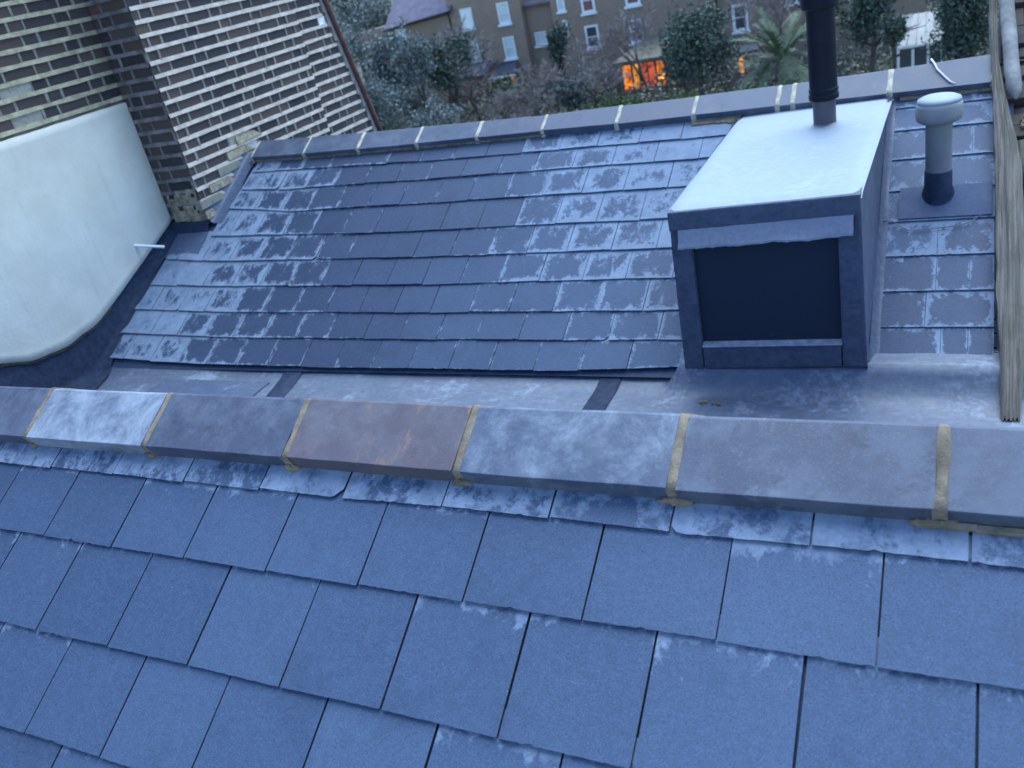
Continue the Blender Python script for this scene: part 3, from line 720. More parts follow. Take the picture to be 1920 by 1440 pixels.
# lead upstand along the wall foot, dressed out over the slates and the gutter
mb = MB(); vs = []
def roofz(y):
    zf = PF(0, (y-KF*ST)/CT, 0.014)[2]; return max(zf, -1.975) if y > 3.3 else max(-1.975 + max(0, (3.15-y))*0.66, -1.975)
for i in range(61):
    y = lerp(1.9, FYc, i/60); zt = render_bottom(y)-0.012; zr = roofz(y)
    wv = 0.05 if y > 3.6 else lerp(0.34, 0.05, max(0, (y-3.0)/0.6)) if y > 3.0 else 0.34
    j = noise.noise(Vector((y*6, 0, 0)))*0.008
    vs += [(WX-0.005, y, zt+0.03), (WX+0.012+j, y, zt-0.02), (WX+0.02+j, y, lerp(zt, zr, 0.8)), (WX+0.028, y, zr+0.010), (WX+0.028+wv*0.6+j, y, zr+0.005), (WX+0.028+wv+j, y, zr+0.002)]
mb.add(vs, [(i*6+k, i*6+k+1, (i+1)*6+k+1, (i+1)*6+k) for i in range(60) for k in range(5)])
mb.build('lead_upstand', M_lead_black, wall, smooth=True, fix=True)
# dark apron under the chimney breast and stepped flashing up its side
mb = MB(); vs = []
for i in range(9):
    x = lerp(WX+0.02, SX+0.02, i/8)
    zr = PF(0, (4.46-KF*ST)/CT, 0.014)[2]
    vs += [(x, FYc-0.012, -1.318), (x, FYc-0.03, -1.36), (x, 4.465, zr+0.004), (x+0.02, 4.27, PF(0, (4.27-KF*ST)/CT, 0.016)[2])]
mb.add(vs, [(i*4+k, i*4+k+1, (i+1)*4+k+1, (i+1)*4+k) for i in range(8) for k in range(2)])
mb.build('lead_apron', M_lead_black, wall, smooth=True, fix=True)
mb = MB(); mb.add(vs, [(i*4+2, i*4+3, (i+1)*4+3, (i+1)*4+2) for i in range(8)]); mb.build('lead_apron_foot', M_lead_mid, wall, fix=True)
mb = MB(); vs = []
for i in range(31):
    y = lerp(4.53, 5.12, i/30); s = (y-KF*ST)/CT; z = PF(0, s, 0.014)[2]; j = noise.noise(Vector((y*9, 2, 0)))*0.006
    vs += [(SX+0.002, y, z+0.10), (SX+0.008, y, z+0.02), (SX+0.03, y, z+0.004), (SX+0.11+j, y, z)]
mb.add(vs, [(i*4+k, i*4+k+1, (i+1)*4+k+1, (i+1)*4+k) for i in range(30) for k in range(3)])
mb.build('step_flashing', M_lead_mid, wall, smooth=True, fix=True)

# white overflow pipe poking out of the render
mb = MB(); p0 = Vector((WX+0.0, 4.107, -1.334)); p1 = Vector((-4.95, 4.228, -1.400))
mb.tube([p0, p1], 0.0095, 14); mb.tube([p1-(p1-p0)*0.02, p1+(p1-p0)*0.002], 0.0105, 14)
tag(mb.build('overflow_pipe', simple('white_plastic', (0.75,0.76,0.76), 0.4, 0.05), None), 'short white plastic overflow pipe sticking out of the white rendered panel', 'pipe')
# rusty pipe down the end of the wall
mb = MB(); pts = []
for k in range(24):
    z = 1.2 - k*0.25; pts.append((SX-0.085, ys(z)+0.03, z))
mb.tube(pts, 0.026, 10)
for k in (4, 12, 18): mb.tube([Vector(pts[k])+Vector((0,0,0.03)), Vector(pts[k])-Vector((0,0,0.03))], 0.032, 10)
tag(mb.build('downpipe', simple('red_oxide', (0.10,0.038,0.032), 0.6, 0.45, 14), None, smooth=True), 'thin rust red pipe running up the far end of the brick wall', 'pipe')

# =================================================================== weathered timber on the right verge
def wood_mat():
    t = NT('weathered_wood'); v = t.obj()
    tc = t.n('ShaderNodeTexCoord'); mp = t.n('ShaderNodeMapping'); mp0 = t.n('ShaderNodeMapping'); mp0.inputs['Rotation'].default_value = (-TH, 0, 0); mp.inputs['Scale'].default_value = (46, 1.3, 30)
    t.l(tc.outputs['Object'], mp0.inputs[0]); t.l(mp0.outputs[0], mp.inputs[0])
    g = t.noise(mp.outputs[0], 1.6, 7, 0.72, 0.6); n = t.noise(v, 7, 5, 0.65)
    c = t.mix(t.ramp(g, 0.32, 0.62), (0.06,0.05,0.04), (0.19,0.17,0.14))
    c = t.mix(t.ramp(n, 0.45, 0.7, 0, 0.55), c, (0.085,0.078,0.062))
    t.col(c); t.rough(0.95); t.bump(g, 0.9, 0.012); return t.m
M_wood = wood_mat()
def timber(name, x0, x1, s0, s1, h0, h1, seed, fray, xl=None, xr=None):
    rr = random.Random(seed); mb = MB(); nu, ns = 14, 60; top = []; 
    for j in range(ns+1):
        t = j/ns
        for i in range(nu+1):
            u = i/nu; s = lerp(s0, s1, t)
            if j == 0: s += fray*(noise.noise(Vector((i*1.7, seed, 0)))*0.7 + (0.5 if i % 3 == 0 else -0.2)*0.5)
            xa = xl(s) if xl else x0; xb = xr(s) if xr else x1
            edge = 0.008*noise.noise(Vector((s*7, seed, i//8))) if i in (0, nu) else 0
            x = lerp(xa, xb, u) + edge
            h = h1 + 0.006*noise.noise(Vector((u*9, s*1.3, seed))) - 0.010*max(0, abs(u-0.5)*2-0.7)/0.3
            gr = noise.noise(Vector((u*16, s*0.7, seed+3))); h -= 0.010*max(0, gr-0.15)
            top.append((x, s, h))
    A = len(top); low = [(p[0], p[1], h0) for p in top]
    vs = [PF(*p) for p in top] + [PF(*p) for p in low]; W_ = nu+1
    fs = [(j*W_+i, j*W_+i+1, (j+1)*W_+i+1, (j+1)*W_+i) for j in range(ns) for i in range(nu)]
    fs += [(j*W_, (j+1)*W_, A+(j+1)*W_, A+j*W_) for j in range(ns)] + [(j*W_+nu, A+j*W_+nu, A+(j+1)*W_+nu, (j+1)*W_+nu) for j in range(ns)]
    fs += [(i, A+i, A+i+1, i+1) for i in range(nu)] + [(ns*W_+i, ns*W_+i+1, A+ns*W_+i+1, A+ns*W_+i) for i in range(nu)]
    mb.add(vs, fs); return mb.build(name, M_wood, None)
XL = lambda s: interp(s, [(1.9, 0.146), (2.15, 0.145), (2.6, 0.128), (3.3, 0.122), (3.7, 0.108), (4.2, 0.096), (4.6, 0.09)])
XR = lambda s: interp(s, [(1.9, 0.211), (2.2, 0.232), (2.7, 0.238), (3.2, 0.228), (3.6, 0.172), (3.9, 0.135), (4.6, 0.125)])
o = timber('timber_beam', 0, 0, 1.885, 4.62, -0.06, 0.08, 4, 0.05, XL, XR); tag(o, 'long weathered grey timber with split frayed lower end on the right edge', 'timber')
XL2 = lambda s: XR(s) + 0.005 + interp(s, [(1.9, 0.02), (2.6, 0.004), (3.3, 0.0)])
o = timber('timber_board', 0, 0, 2.10, 3.36, -0.03, 0.060, 9, 0.09, XL2, lambda s: XL2(s)+0.14); tag(o, 'splintered timber board lying against the outer side of the long weathered timber', 'timber')
# rounded capping roll above
mb = MB(); pts = []; rs = []
for k in range(26):
    s = lerp(3.60, 4.7, k/25); x = interp(s, [(3.6, 0.205), (3.8, 0.19), (4.2, 0.172), (4.7, 0.15)])
    pts.append(PF(x, s, 0.085)); rs.append(0.034*min(1, (0.25 + k*0.6))*(1 + 0.06*noise.noise(Vector((s*6, 0, 0)))))
rs[0] = 0.006; rs[1] = 0.026
mb.tube(pts, rs, 16)
tag(mb.build('capping_roll', simple('grey_capping', (0.17,0.17,0.17), 0.8, 0.35, 12, bump=0.5), None, smooth=True), 'round ended pale grey roll lying along the wall top above the timber', 'capping')
# the wall the timbers lie on
vw = thing('verge_wall', 'dark crumbling brick wall top under the timbers on the right edge', 'wall', PF(0.25, 2.8))
mb = MB()
rr = random.Random(5)
for k in range(40):
    s = 1.75 + k*0.08
    for q in range(3):
        x0 = 0.15+q*0.11
        mb.box((x0, s+rr.uniform(0, .01), -0.35), (x0+0.10, s+0.072, 0.0+rr.uniform(-0.03, 0.015)), PF, rnd=rr.choice((0.2,0.5,0.6,0.75,0.8)))
mb.build('brickwork', M_brick, vw, bevel=0.004)
mb = MB(); ta, tb = PF(0, 1.95, -0.12), PF(0, 4.0, -0.12)
mb.add([(0.15, ta[1], -9.7), (0.5, ta[1], -9.7), (0.5, tb[1], -9.7), (0.15, tb[1], -9.7), (0.15, ta[1], ta[2]), (0.5, ta[1], ta[2]), (0.5, tb[1], tb[2]), (0.15, tb[1], tb[2])], [(3,2,1,0),(4,5,6,7),(0,1,5,4),(1,2,6,5),(2,3,7,6),(3,0,4,7)])
mb.build('wall_core', M_pointD, vw)
mb = MB()
for k in range(7): 
    s = 3.35+rr.uniform(0, .2); x = 0.225+rr.uniform(0, .05); mb.box((x, s, 0.0), (x+0.035, s+0.03, 0.03+rr.uniform(0, .02)), PF, rnd=rr.uniform(0.7, .9))
mb.build('mortar_rubble', simple('rubble_brown', (0.15,0.11,0.075), 0.95, 0.5, 20), vw, bevel=0.004)

# =================================================================== background: ground, houses, trees
GR = -9.8
t = NT('garden_ground'); v = t.obj()
n = t.noise(v, 0.35, 6, 0.65); n2 = t.noise(v, 3, 6, 0.7)
t.col(t.mix(t.ramp(n2, 0.35, 0.7, 0, 0.6), t.mix(t.ramp(n, 0.4, 0.6), (0.035,0.045,0.022), (0.06,0.052,0.038)), (0.075,0.07,0.05))); t.rough(0.95); M_ground = t.m
mb = MB(); mb.quad((-500,-500,GR), (500,-500,GR), (500,500,GR), (-500,500,GR)); g = mb.build('ground', M_ground); g['kind'] = 'structure'

def stock_brick(name, a, b):
    t = NT(name); v = t.obj(); tc = t.n('ShaderNodeTexCoord')
    sx = t.n('ShaderNodeSeparateXYZ'); t.l(tc.outputs['Object'], sx.inputs[0]); cx = t.n('ShaderNodeCombineXYZ')
    t.l(t.math('ADD', sx.outputs[0], sx.outputs[1]), cx.inputs[0]); t.l(sx.outputs[2], cx.inputs[1])
    br = t.n('ShaderNodeTexBrick'); t.l(cx.outputs[0], br.inputs['Vector'])
    br.inputs['Scale'].default_value = 1.0; br.inputs['Brick Width'].default_value = 0.225; br.inputs['Row Height'].default_value = 0.075; br.inputs['Mortar Size'].default_value = 0.008
    br.inputs['Color1'].default_value = (*a, 1); br.inputs['Color2'].default_value = (*b, 1); br.inputs['Mortar'].default_value = (0.16,0.14,0.11,1)
    n = t.noise(v, 1.2, 6, 0.7); t.col(t.mix(t.ramp(n, 0.4, 0.75, 0, 0.45), br.outputs['Color'], (0.20,0.155,0.13))); t.rough(0.95); return t.m
M_stock = stock_brick('stock_brick', (0.30,0.215,0.16), (0.36,0.25,0.18))
M_stock2 = stock_brick('stock_brick_brown', (0.28,0.205,0.155), (0.33,0.235,0.175))
M_orange = stock_brick('orange_brick', (0.26,0.12,0.065), (0.22,0.10,0.06))
M_roofp = simple('purple_slate', (0.10,0.085,0.125), 0.6, 0.25, 2)
M_roofd = simple('grey_slate', (0.07,0.072,0.09), 0.6, 0.25, 2)
M_white = simple('white_paint', (0.72,0.74,0.74), 0.6, 0.06, 2, bump=0)
M_blind = simple('pale_blind', (0.80,0.82,0.78), 0.5, 0.08, 1.5, bump=0)
M_glass = simple('window_glass', (0.06,0.07,0.08), 0.12, 0.2, 1, bump=0); M_glassblue = simple('window_glass_pale', (0.55,0.62,0.62), 0.15, 0.12, 1, bump=0)
M_redcurt = simple('brown_curtain', (0.22,0.10,0.085), 0.8, 0.3, 4, bump=0)
M_gutter = simple('gutter_black', (0.02,0.02,0.025), 0.6, 0.2)
def emit(name, c, s, var=True):
    t = NT(name); v = t.obj(); n = t.noise(v, 1.6, 4, 0.6, 0.8)
    cc = t.mix(t.ramp(n, 0.35, 0.62), tuple(x*0.25 for x in c), c)
    t.col((0.02,0.01,0.01)); t.l(cc, t.b.inputs['Emission Color']); t.b.inputs['Emission Strength'].default_value = s; return t.m
M_lit = emit('lit_orange', (1.0,0.27,0.03), 0.28); M_litd = emit('lit_deep_red', (0.45,0.085,0.04), 0.3); M_lity = emit('lit_yellow', (1.0,0.40,0.06), 0.28)

def window(parent, x0, x1, z0, z1, y, pane=None, frame=0.09, bar=0.5, sill=True, nm='window'):
    f = MB(); d = 0.06; y -= 0.004
    f.box((x0, y-d, z0), (x0+frame, y+0.02, z1)); f.box((x1-frame, y-d, z0), (x1, y+0.02, z1))
    f.box((x0+frame, y-d, z1-frame), (x1-frame, y+0.02, z1)); f.box((x0+frame, y-d, z0), (x1-frame, y+0.02, z0+frame))
    if bar:
        zm = lerp(z0, z1, bar); f.box((x0+frame, y-d*0.8, zm-0.03), (x1-frame, y+0.02, zm+0.03))
    wn = f.build(nm, M_white, parent)
    p = MB(); p.box((x0+frame*0.5, y-0.02, z0+frame*0.5), (x1-frame*0.5, y+0.01, z1-frame*0.5)); p.build('pane', pane or M_glass, wn)
    if sill:
        s = MB(); s.box((x0-0.09, y-0.17, z0-0.13), (x1+0.09, y+0.02, z0-0.003)); s.build('sill', M_white, wn)
    return wn
def wallbox(parent, x0, x1, y0, y1, z1, mat, name='wall', z0=GR):
    mb = MB(); mb.box((x0, y0, z0), (x1, y1, z1)); return mb.build(name, mat, parent)
def gable_roof(parent, x0, x1, y0, y1, z, rise, mat):
    mb = MB(); ym = (y0+y1)/2
    for (ya, za, yb, zb) in ((y0-0.35, z-0.1, ym, z+rise), (y1+0.35, z-0.1, ym, z+rise)):
        mb.add([(x0-0.1, ya, za), (x1+0.1, ya, za), (x1+0.1, yb, zb), (x0-0.1, yb, zb), (x0-0.1, ya, za-0.12), (x1+0.1, ya, za-0.12), (x1+0.1, yb, zb-0.12), (x0-0.1, yb, zb-0.12)],
               [(0,1,2,3), (7,6,5,4), (0,4,5,1), (1,5,6,2), (2,6,7,3), (3,7,4,0)])
    r = mb.build('roof', mat, parent, fix=True)
    g = MB(); g.tube([(x0-0.1, y0-0.4, z-0.2), (x1+0.1, y0-0.4, z-0.2)], 0.08, 8); g.build('roof_gutter', M_gutter, r)
    return r
# low wing on the left with the purple roof
hW = thing('brick_house', 'low brick house wing with purple slate roof and one pale window, behind trees', 'house', (-33, 57, GR))
mb = MB(); mb.add([(-38, 55, GR), (-30.6, 55, GR), (-30.6, 62, GR), (-38, 62, GR), (-38, 55, -3.75), (-30.6, 55, -3.35), (-30.6, 62, -3.35), (-38, 62, -3.75)], [(0,1,5,4), (1,2,6,5), (2,3,7,6), (3,0,4,7), (4,5,6,7)])
mb.build('wall', M_stock2, hW)
mb = MB(); a = [(-35.5, 54.6, -3.78), (-30.15, 54.6, -3.36), (-30.15, 58.6, -0.7), (-35.5, 58.6, -1.1)]
b = [(p[0], p[1], p[2]-0.14) for p in a]
mb.add(a+b, [(0,1,2,3), (7,6,5,4)] + [(i, i+4, (i+1) % 4+4, (i+1) % 4) for i in range(4)]); rf = mb.build('roof', M_roofp, hW, fix=True)
mb = MB(); mb.tube([(-35.5, 54.55, -3.86), (-30.15, 54.55, -3.44)], 0.09, 8); mb.build('roof_gutter', M_gutter, rf)
window(hW, -34.83, -34.1, -4.6, -3.9, 55, M_glassblue)
# centre house with four white sash windows
hA = thing('brick_house', 'tall brown brick house with four bright white blind sash windows', 'house', (-28, 58, GR))
wallbox(hA, -30.55, -25.35, 55, 63, 1.2, M_stock); gable_roof(hA, -30.55, -25.35, 55, 63, 1.2, 2.6, M_roofd)
window(hA, -29.66, -28.80, -4.72, -3.45, 55, M_blind); window(hA, -26.96, -26.14, -4.80, -3.52, 55, M_glassblue)
window(hA, -29.60, -28.83, -6.70, -5.50, 55, M_blind); window(hA, -26.99, -26.18, -6.93, -5.60, 55, M_glassblue)
mb = MB(); mb.tube([(-30.5, 54.93, -3.5), (-30.5, 54.93, GR)], 0.05, 8); mb.build('drainpipe', M_gutter, hA)
# its bay with a dark hipped roof and white eave
mb = MB(); mb.box((-27.6, 53.9, GR), (-26.1, 54.99, -7.75)); bay = mb.build('bay', M_orange, hA)
mb = MB(); mb.add([(-27.8, 53.6, -7.7), (-25.9, 53.6, -7.7), (-25.9, 54.99, -7.7), (-27.8, 54.99, -7.7), (-27.4, 54.99, -7.1), (-26.3, 54.99, -7.1)], [(0,1,5,4), (1,2,5), (3,0,4), (2,3,4,5)]); mb.build('bay_roof', M_roofd, bay, fix=True)
mb = MB(); mb.box((-27.85, 53.5, -7.86), (-25.85, 53.62, -7.74)); mb.build('white_eave', M_white, bay)
mb = MB(); mb.box((-26.35, 53.85, -8.5), (-26.15, 53.895, -7.95)); mb.build('lit_window', M_lit, bay)
# small lean-to of orange brick
hL = thing('lean_to', 'small orange brick lean-to with slate roof below the bright sash windows', 'lean-to', (-28.8, 54, GR))
mb = MB(); mb.add([(-29.9, 53.2, GR), (-27.95, 53.2, GR), (-27.95, 54.98, GR), (-29.9, 54.98, GR), (-29.9, 53.2, -7.4), (-27.95, 53.2, -7.4), (-27.95, 54.98, -6.95), (-29.9, 54.98, -6.95)], [(0,1,5,4), (1,2,6,5), (3,0,4,7)]); mb.build('wall', M_orange, hL)
mb = MB(); a = [(-30.1, 53.0, -7.42), (-27.8, 53.0, -7.42), (-27.8, 54.97, -6.85), (-30.1, 54.97, -6.85)]; b = [(p[0], p[1], p[2]-0.1) for p in a]
mb.add(a+b, [(0,1,2,3), (7,6,5,4)] + [(i, i+4, (i+1) % 4+4, (i+1) % 4) for i in range(4)]); mb.build('roof', M_roofd, hL, fix=True)
# recessed link and right house
hK = thing('brick_house', 'recessed brick house with dark eave and one tilted pale window, between two taller houses', 'house', (-24, 59, GR))
wallbox(hK, -25.33, -23.35, 55.6, 63, -3.9, M_stock2)
mb = MB(); a = [(-25.33, 55.2, -3.95), (-23.2, 55.2, -4.0), (-23.2, 60, -1.2), (-25.33, 60, -1.2)]; b = [(p[0], p[1], p[2]-0.14) for p in a]
mb.add(a+b, [(0,1,2,3), (7,6,5,4)] + [(i, i+4, (i+1) % 4+4, (i+1) % 4) for i in range(4)]); mb.build('roof', M_roofd, hK, fix=True)
window(hK, -24.95, -24.15, -6.5, -5.7, 55.6, M_glassblue, 0.06, 0)
hB = thing('brick_house', 'brown brick house with reddish curtained and dark sash windows, bare trees before it', 'house', (-19.5, 58, GR))
wallbox(hB, -23.3, -13.2, 55, 63, 1.0, M_stock); gable_roof(hB, -23.3, -13.2, 55, 63, 1.0, 2.6, M_roofd)
window(hB, -22.83, -22.33, -4.66, -3.3, 55, M_glassblue); window(hB, -21.26, -20.38, -5.02, -3.6, 55, M_redcurt, 0.14)
window(hB, -18.44, -17.52, -5.05, -3.65, 55, M_redcurt, 0.14); window(hB, -21.29, -20.40, -7.12, -5.75, 55, M_glass, 0.13)
window(hB, -18.43, -17.61, -7.18, -5.85, 55, M_glass, 0.11); window(hB, -22.66, -22.36, -6.15, -5.2, 55, M_redcurt, 0.1)
hC = thing('brick_house', 'far right brick house mostly hidden behind the palm and dark trees', 'house', (-9, 58, GR))
wallbox(hC, -13.1, -2.0, 55.4, 63, 0.6, M_stock2); gable_roof(hC, -13.1, -2.0, 55.4, 63, 0.6, 2.4, M_roofd)
window(hC, -12.30, -11.4, -7.5, -6.0, 55.4, M_glass, 0.16); window(hC, -9.25, -8.6, -6.45, -5.2, 55.4, M_glassblue, 0.12); window(hC, -5.2, -4.3, -5.6, -4.2, 55.4, M_glassblue)
# garden room with lit glazed doors
gr_ = thing('garden_room', 'low flat roofed extension with glowing orange glazed doors', 'extension', (-16.3, 51.5, GR))
mb = MB(); mb.box((-17.75, 50.1, GR), (-14.75, 54.9, -7.45)); mb.build('wall', M_stock2, gr_)
mb = MB(); mb.add([(-18.0, 49.8, -7.42), (-14.6, 49.8, -7.42), (-14.9, 54.95, -6.95), (-17.4, 54.95, -6.95), (-18.0, 49.8, -7.58), (-14.6, 49.8, -7.58), (-14.9, 54.95, -7.3), (-17.4, 54.95, -7.3)], [(0,1,2,3), (7,6,5,4), (0,4,5,1), (1,5,6,2), (3,7,4,0)])
mb.build('roof', simple('felt_roof_tan', (0.17,0.15,0.11), 0.9, 0.3, 1.5), gr_, fix=True)
for k, (xa, xb, m) in enumerate(((-17.5, -17.0, M_lit), (-16.9, -16.55, M_lity), (-16.45, -16.05, M_litd), (-16.0, -15.6, M_litd), (-15.5, -15.05, M_lit))):
    f = MB(); f.box((xa-0.05, 50.02, -9.0), (xa, 50.09, -7.6)); f.box((xb, 50.02, -9.0), (xb+0.05, 50.09, -7.6)); f.box((xa, 50.02, -7.66), (xb, 50.09, -7.6))
    dr = f.build('glazed_door', M_gutter, gr_)
    p = MB(); p.box((xa, 50.05, -9.0), (xb, 50.08, -7.67)); p.build('pane', m, dr)
mb = MB(); mb.lathe([(0.02,-8.62),(0.16,-8.58),(0.2,-8.46),(0.12,-8.36),(0.02,-8.34)], -15.2, 49.9, 14)
tag(mb.build('garden_lamp', emit('lamp_glow', (1,0.5,0.15), 1.0), None, smooth=True), 'small bright lamp glowing at the foot of the lit doors', 'lamp')
hd = thing('garden_shed', 'narrow timber shed with one amber lit slit between dark trees', 'shed', (-10.9, 51, GR))
mb = MB(); mb.box((-11.6, 50.1, GR), (-10.0, 52, -7.9)); mb.build('wall', M_stock2, hd)
mb = MB(); mb.box((-10.95, 50.0, -8.9), (-10.75, 50.09, -8.1)); mb.build('lit_window', M_lity, hd)
mb = MB(); mb.box((-11.7, 49.9, -7.9), (-9.9, 52.1, -7.8)); mb.build('roof', M_roofd, hd)
M_bar = simple('weathered_white', (0.27,0.29,0.30), 0.7, 0.3, 2, bump=0)
# greenhouse with white frame
gh = thing('greenhouse', 'white framed greenhouse with pale glass roof seen over the far ridge', 'greenhouse', (-1.7, 41, GR))
for x in (-2.48, -1.95, -1.40, -0.9):
    mb = MB(); mb.box((x-0.05, 39.95, GR), (x+0.05, 40.05, -6.95)); mb.build('post', M_white, gh)
mb = MB(); mb.box((-2.5, 39.93, -7.02), (-0.85, 40.07, -6.92)); mb.build('eave_rail', M_white, gh)
mb = MB(); mb.add([(-2.5, 40, -6.9), (-0.85, 40, -6.9), (-0.95, 41.6, -6.0), (-2.4, 41.6, -6.0)], [(0,1,2,3)])
ghr = mb.build('glass_roof', simple('greenhouse_glass', (0.10,0.12,0.13), 0.15, 0.5, 1.4, bump=0), gh)
for k in range(6):
    x = lerp(-2.5, -0.85, k/5); mb = MB(); mb.tube([(x, 39.98, -6.87), (lerp(-2.4, -0.95, k/5), 41.6, -5.97)], 0.02, 6); mb.build('glazing_bar', M_bar, ghr)
mb = MB(); mb.box((-2.45, 40.02, GR), (-0.9, 40.04, -7.0)); mb.build('glass_wall', M_glass, gh)

# ---- vegetation
def leaf_mat(name, a, b, c=None):
    t = NT(name); rnd = t.attr('rnd'); cr = t.n('ShaderNodeValToRGB'); t.l(rnd, cr.inputs[0])
    cr.color_ramp.elements[0].color = (*a, 1); cr.color_ramp.elements[1].color = (*b, 1)
    if c: el = cr.color_ramp.elements.new(0.93); el.color = (*b, 1); cr.color_ramp.elements[-1].color = (*c, 1)
    t.l(cr.outputs[0], t.b.inputs['Base Color']); t.rough(0.6); t.b.inputs['Specular IOR Level'].default_value = 0.3; return t.m
ML_dark = leaf_mat('leaf_dark', (0.025,0.045,0.040), (0.085,0.125,0.095), (0.17,0.21,0.17))
ML_green = leaf_mat('leaf_green', (0.03,0.055,0.02), (0.085,0.125,0.045), (0.16,0.18,0.08))
ML_grey = leaf_mat('leaf_grey', (0.07,0.09,0.085), (0.18,0.215,0.205), (0.32,0.36,0.37))
ML_palm = leaf_mat('leaf_palm', (0.035,0.06,0.035), (0.10,0.145,0.075), (0.17,0.21,0.11))
M_bark = simple('bark', (0.075,0.06,0.05), 0.95, 0.3, 5); M_twig = leaf_mat('twig', (0.11,0.095,0.095), (0.26,0.225,0.215), (0.36,0.32,0.30))
def leaf(mb, p, s, rr, flat=0.0):
    a = Vector((rr.gauss(0,1), rr.gauss(0,1), rr.gauss(0,1)-flat)).normalized(); b = a.orthogonal().normalized()
    b.rotate(Matrix.Rotation(rr.uniform(0, 6.28), 3, a)); c = a.cross(b)
    l, wd = s*rr.uniform(0.7, 1.3), s*rr.uniform(0.3, 0.55)
    mb.add([p-b*l, p+c*wd, p+b*l, p-c*wd], [(0,1,2,3)], rnd=min(1, max(0, rr.gauss(0.45, 0.26))))
def crown(mb, c, rad, clumps, per, s, rr, flat=0.0):
    for k in range(clumps):
        while True:
            d = Vector((rr.uniform(-1,1), rr.uniform(-1,1), rr.uniform(-1,1)))
            if 0.15 < d.length < 1: break
        d = d * (0.5 + 0.5*rr.random()) * (1.22 if rr.random() < 0.22 else 1.0)
        cc = Vector((c[0]+d.x*rad[0], c[1]+d.y*rad[1], c[2]+d.z*rad[2])); cr_ = rr.uniform(0.16, 0.34)
        for q in range(per):
            g = Vector((rr.gauss(0, .55)*rad[0]*cr_, rr.gauss(0, .55)*rad[1]*cr_, rr.gauss(0, .5)*rad[2]*cr_))
            leaf(mb, cc+g, s, rr, flat)
def trunk(parent, base, top, r0, rr, n=6, limbs=5):
    mb = MB(); b = Vector(base); tp = Vector(top); pts = [b.lerp(tp, i/n) + Vector((rr.uniform(-.08,.08), rr.uniform(-.08,.08), 0))*(i > 0) for i in range(n+1)]
    mb.tube(pts, [r0*(1-0.7*i/n) for i in range(n+1)], 8)
    for k in range(limbs):
        i = rr.randint(n//2, n-1); d = Vector((rr.gauss(0,1), rr.gauss(0,1), rr.uniform(0.2, 1))).normalized()*(tp-b).length*0.3
        mb.tube([pts[i], pts[i]+d*0.5+Vector((0,0,.1)), pts[i]+d], [r0*0.35, r0*0.22, r0*0.08], 6)
    return mb.build('trunk', M_bark, parent, smooth=True)
def evergreen(name, label, cat, x, y, zc, rad, clumps, per, s, mat, seed, group=None, base=GR):
    rr = random.Random(seed); t = thing(name, label, cat, (x, y, base), group)
    mb = MB(); crown(mb, (x, y, zc), rad, clumps, per, s, rr); mb.build('crown', mat, t)
    trunk(t, (x, y, base), (x, y, zc+rad[2]*0.4), 0.12+0.03*rad[0], rr); return t
def bare(name, label, x, y, ht, seed, spread=0.5, depth=5, thick=0.11, group=None, zb=GR):
    rr = random.Random(seed); t = thing(name, label, 'tree', (x, y, zb), group); tm, tw = MB(), MB()
    def grow(p, d, L, r, lev):
        n = 3; pts = [p]; q = p; dd = d.copy()
        for i in range(n):
            dd = (dd + Vector((rr.gauss(0,.16), rr.gauss(0,.16), rr.gauss(0.03,.12)))).normalized(); q = q + dd*L/n; pts.append(q)
        rs = [r*(1-0.35*i/n) for i in range(n+1)]
        (tm if lev < 2 else tw).tube(pts, rs, 6 if lev < 2 else 3, cap=False, rnd=rr.random())
        if lev >= depth: return
        for k in range(rr.choice((3, 3, 4)) if lev < depth-1 else 4):
            f = rr.uniform(0.35, 1.0); pp = pts[1].lerp(pts[3], f) if k else pts[-1]
            nd = (dd + Vector((rr.gauss(0, spread), rr.gauss(0, spread), rr.gauss(0.1, spread*0.7)))).normalized()
            grow(pp, nd, L*rr.uniform(0.58, 0.8), max(0.009, r*0.55), lev+1)
    grow(Vector((x, y, zb)), Vector((rr.gauss(0,.1), rr.gauss(0,.1), 1)), ht*0.34, thick, 0)
    tm.build('trunk', M_bark, t, smooth=True); tw.build('crown', M_twig, t); return t

evergreen('evergreen_tree', 'big dark rounded evergreen left of the bright sash windows', 'tree', -23.85, 42, -5.05, (1.65,1.5,1.5), 95, 60, 0.10, ML_dark, 21)
evergreen('conifer_tree', 'narrow dark conifer in front of the recessed brick house', 'tree', -20.2, 48, -5.9, (0.72,0.7,1.5), 50, 60, 0.09, ML_dark, 22)
evergreen('evergreen_tree', 'broad dark evergreen right of the glowing orange doors', 'tree', -10.5, 40, -5.6, (1.7,1.4,1.75), 85, 60, 0.10, ML_dark, 23)
evergreen('evergreen_tree', 'black green conifer beside the timber on the right edge', 'tree', -0.15, 38, -5.9, (1.15,1.0,2.0), 130, 70, 0.085, ML_dark, 24)
evergreen('evergreen_tree', 'dark tall tree at the top, behind the black flue pipe', 'tree', -6.7, 50, -4.2, (2.6,1.6,2.6), 100, 50, 0.13, ML_dark, 25)
evergreen('evergreen_tree', 'dark blue green tree between flue pipe and greenhouse', 'tree', -3.6, 42, -5.2, (1.2,1.2,1.9), 70, 55, 0.11, ML_dark, 26)
evergreen('shrub', 'dark green shrub left of the bay with the white eave', 'shrub', -23.2, 47, -8.0, (1.5,1.0,1.2), 45, 45, 0.10, ML_green, 27)
evergreen('shrub', 'small bright leaved shrub poking up over the far ridge at its left', 'shrub', -14.6, 33, -6.95, (0.42,0.4,0.55), 24, 34, 0.07, ML_green, 28)
evergreen('shrub', 'dark leafy shrub under the palm at the far ridge', 'shrub', -8.0, 38, -7.8, (1.2,0.8,0.75), 40, 45, 0.09, ML_green, 29)
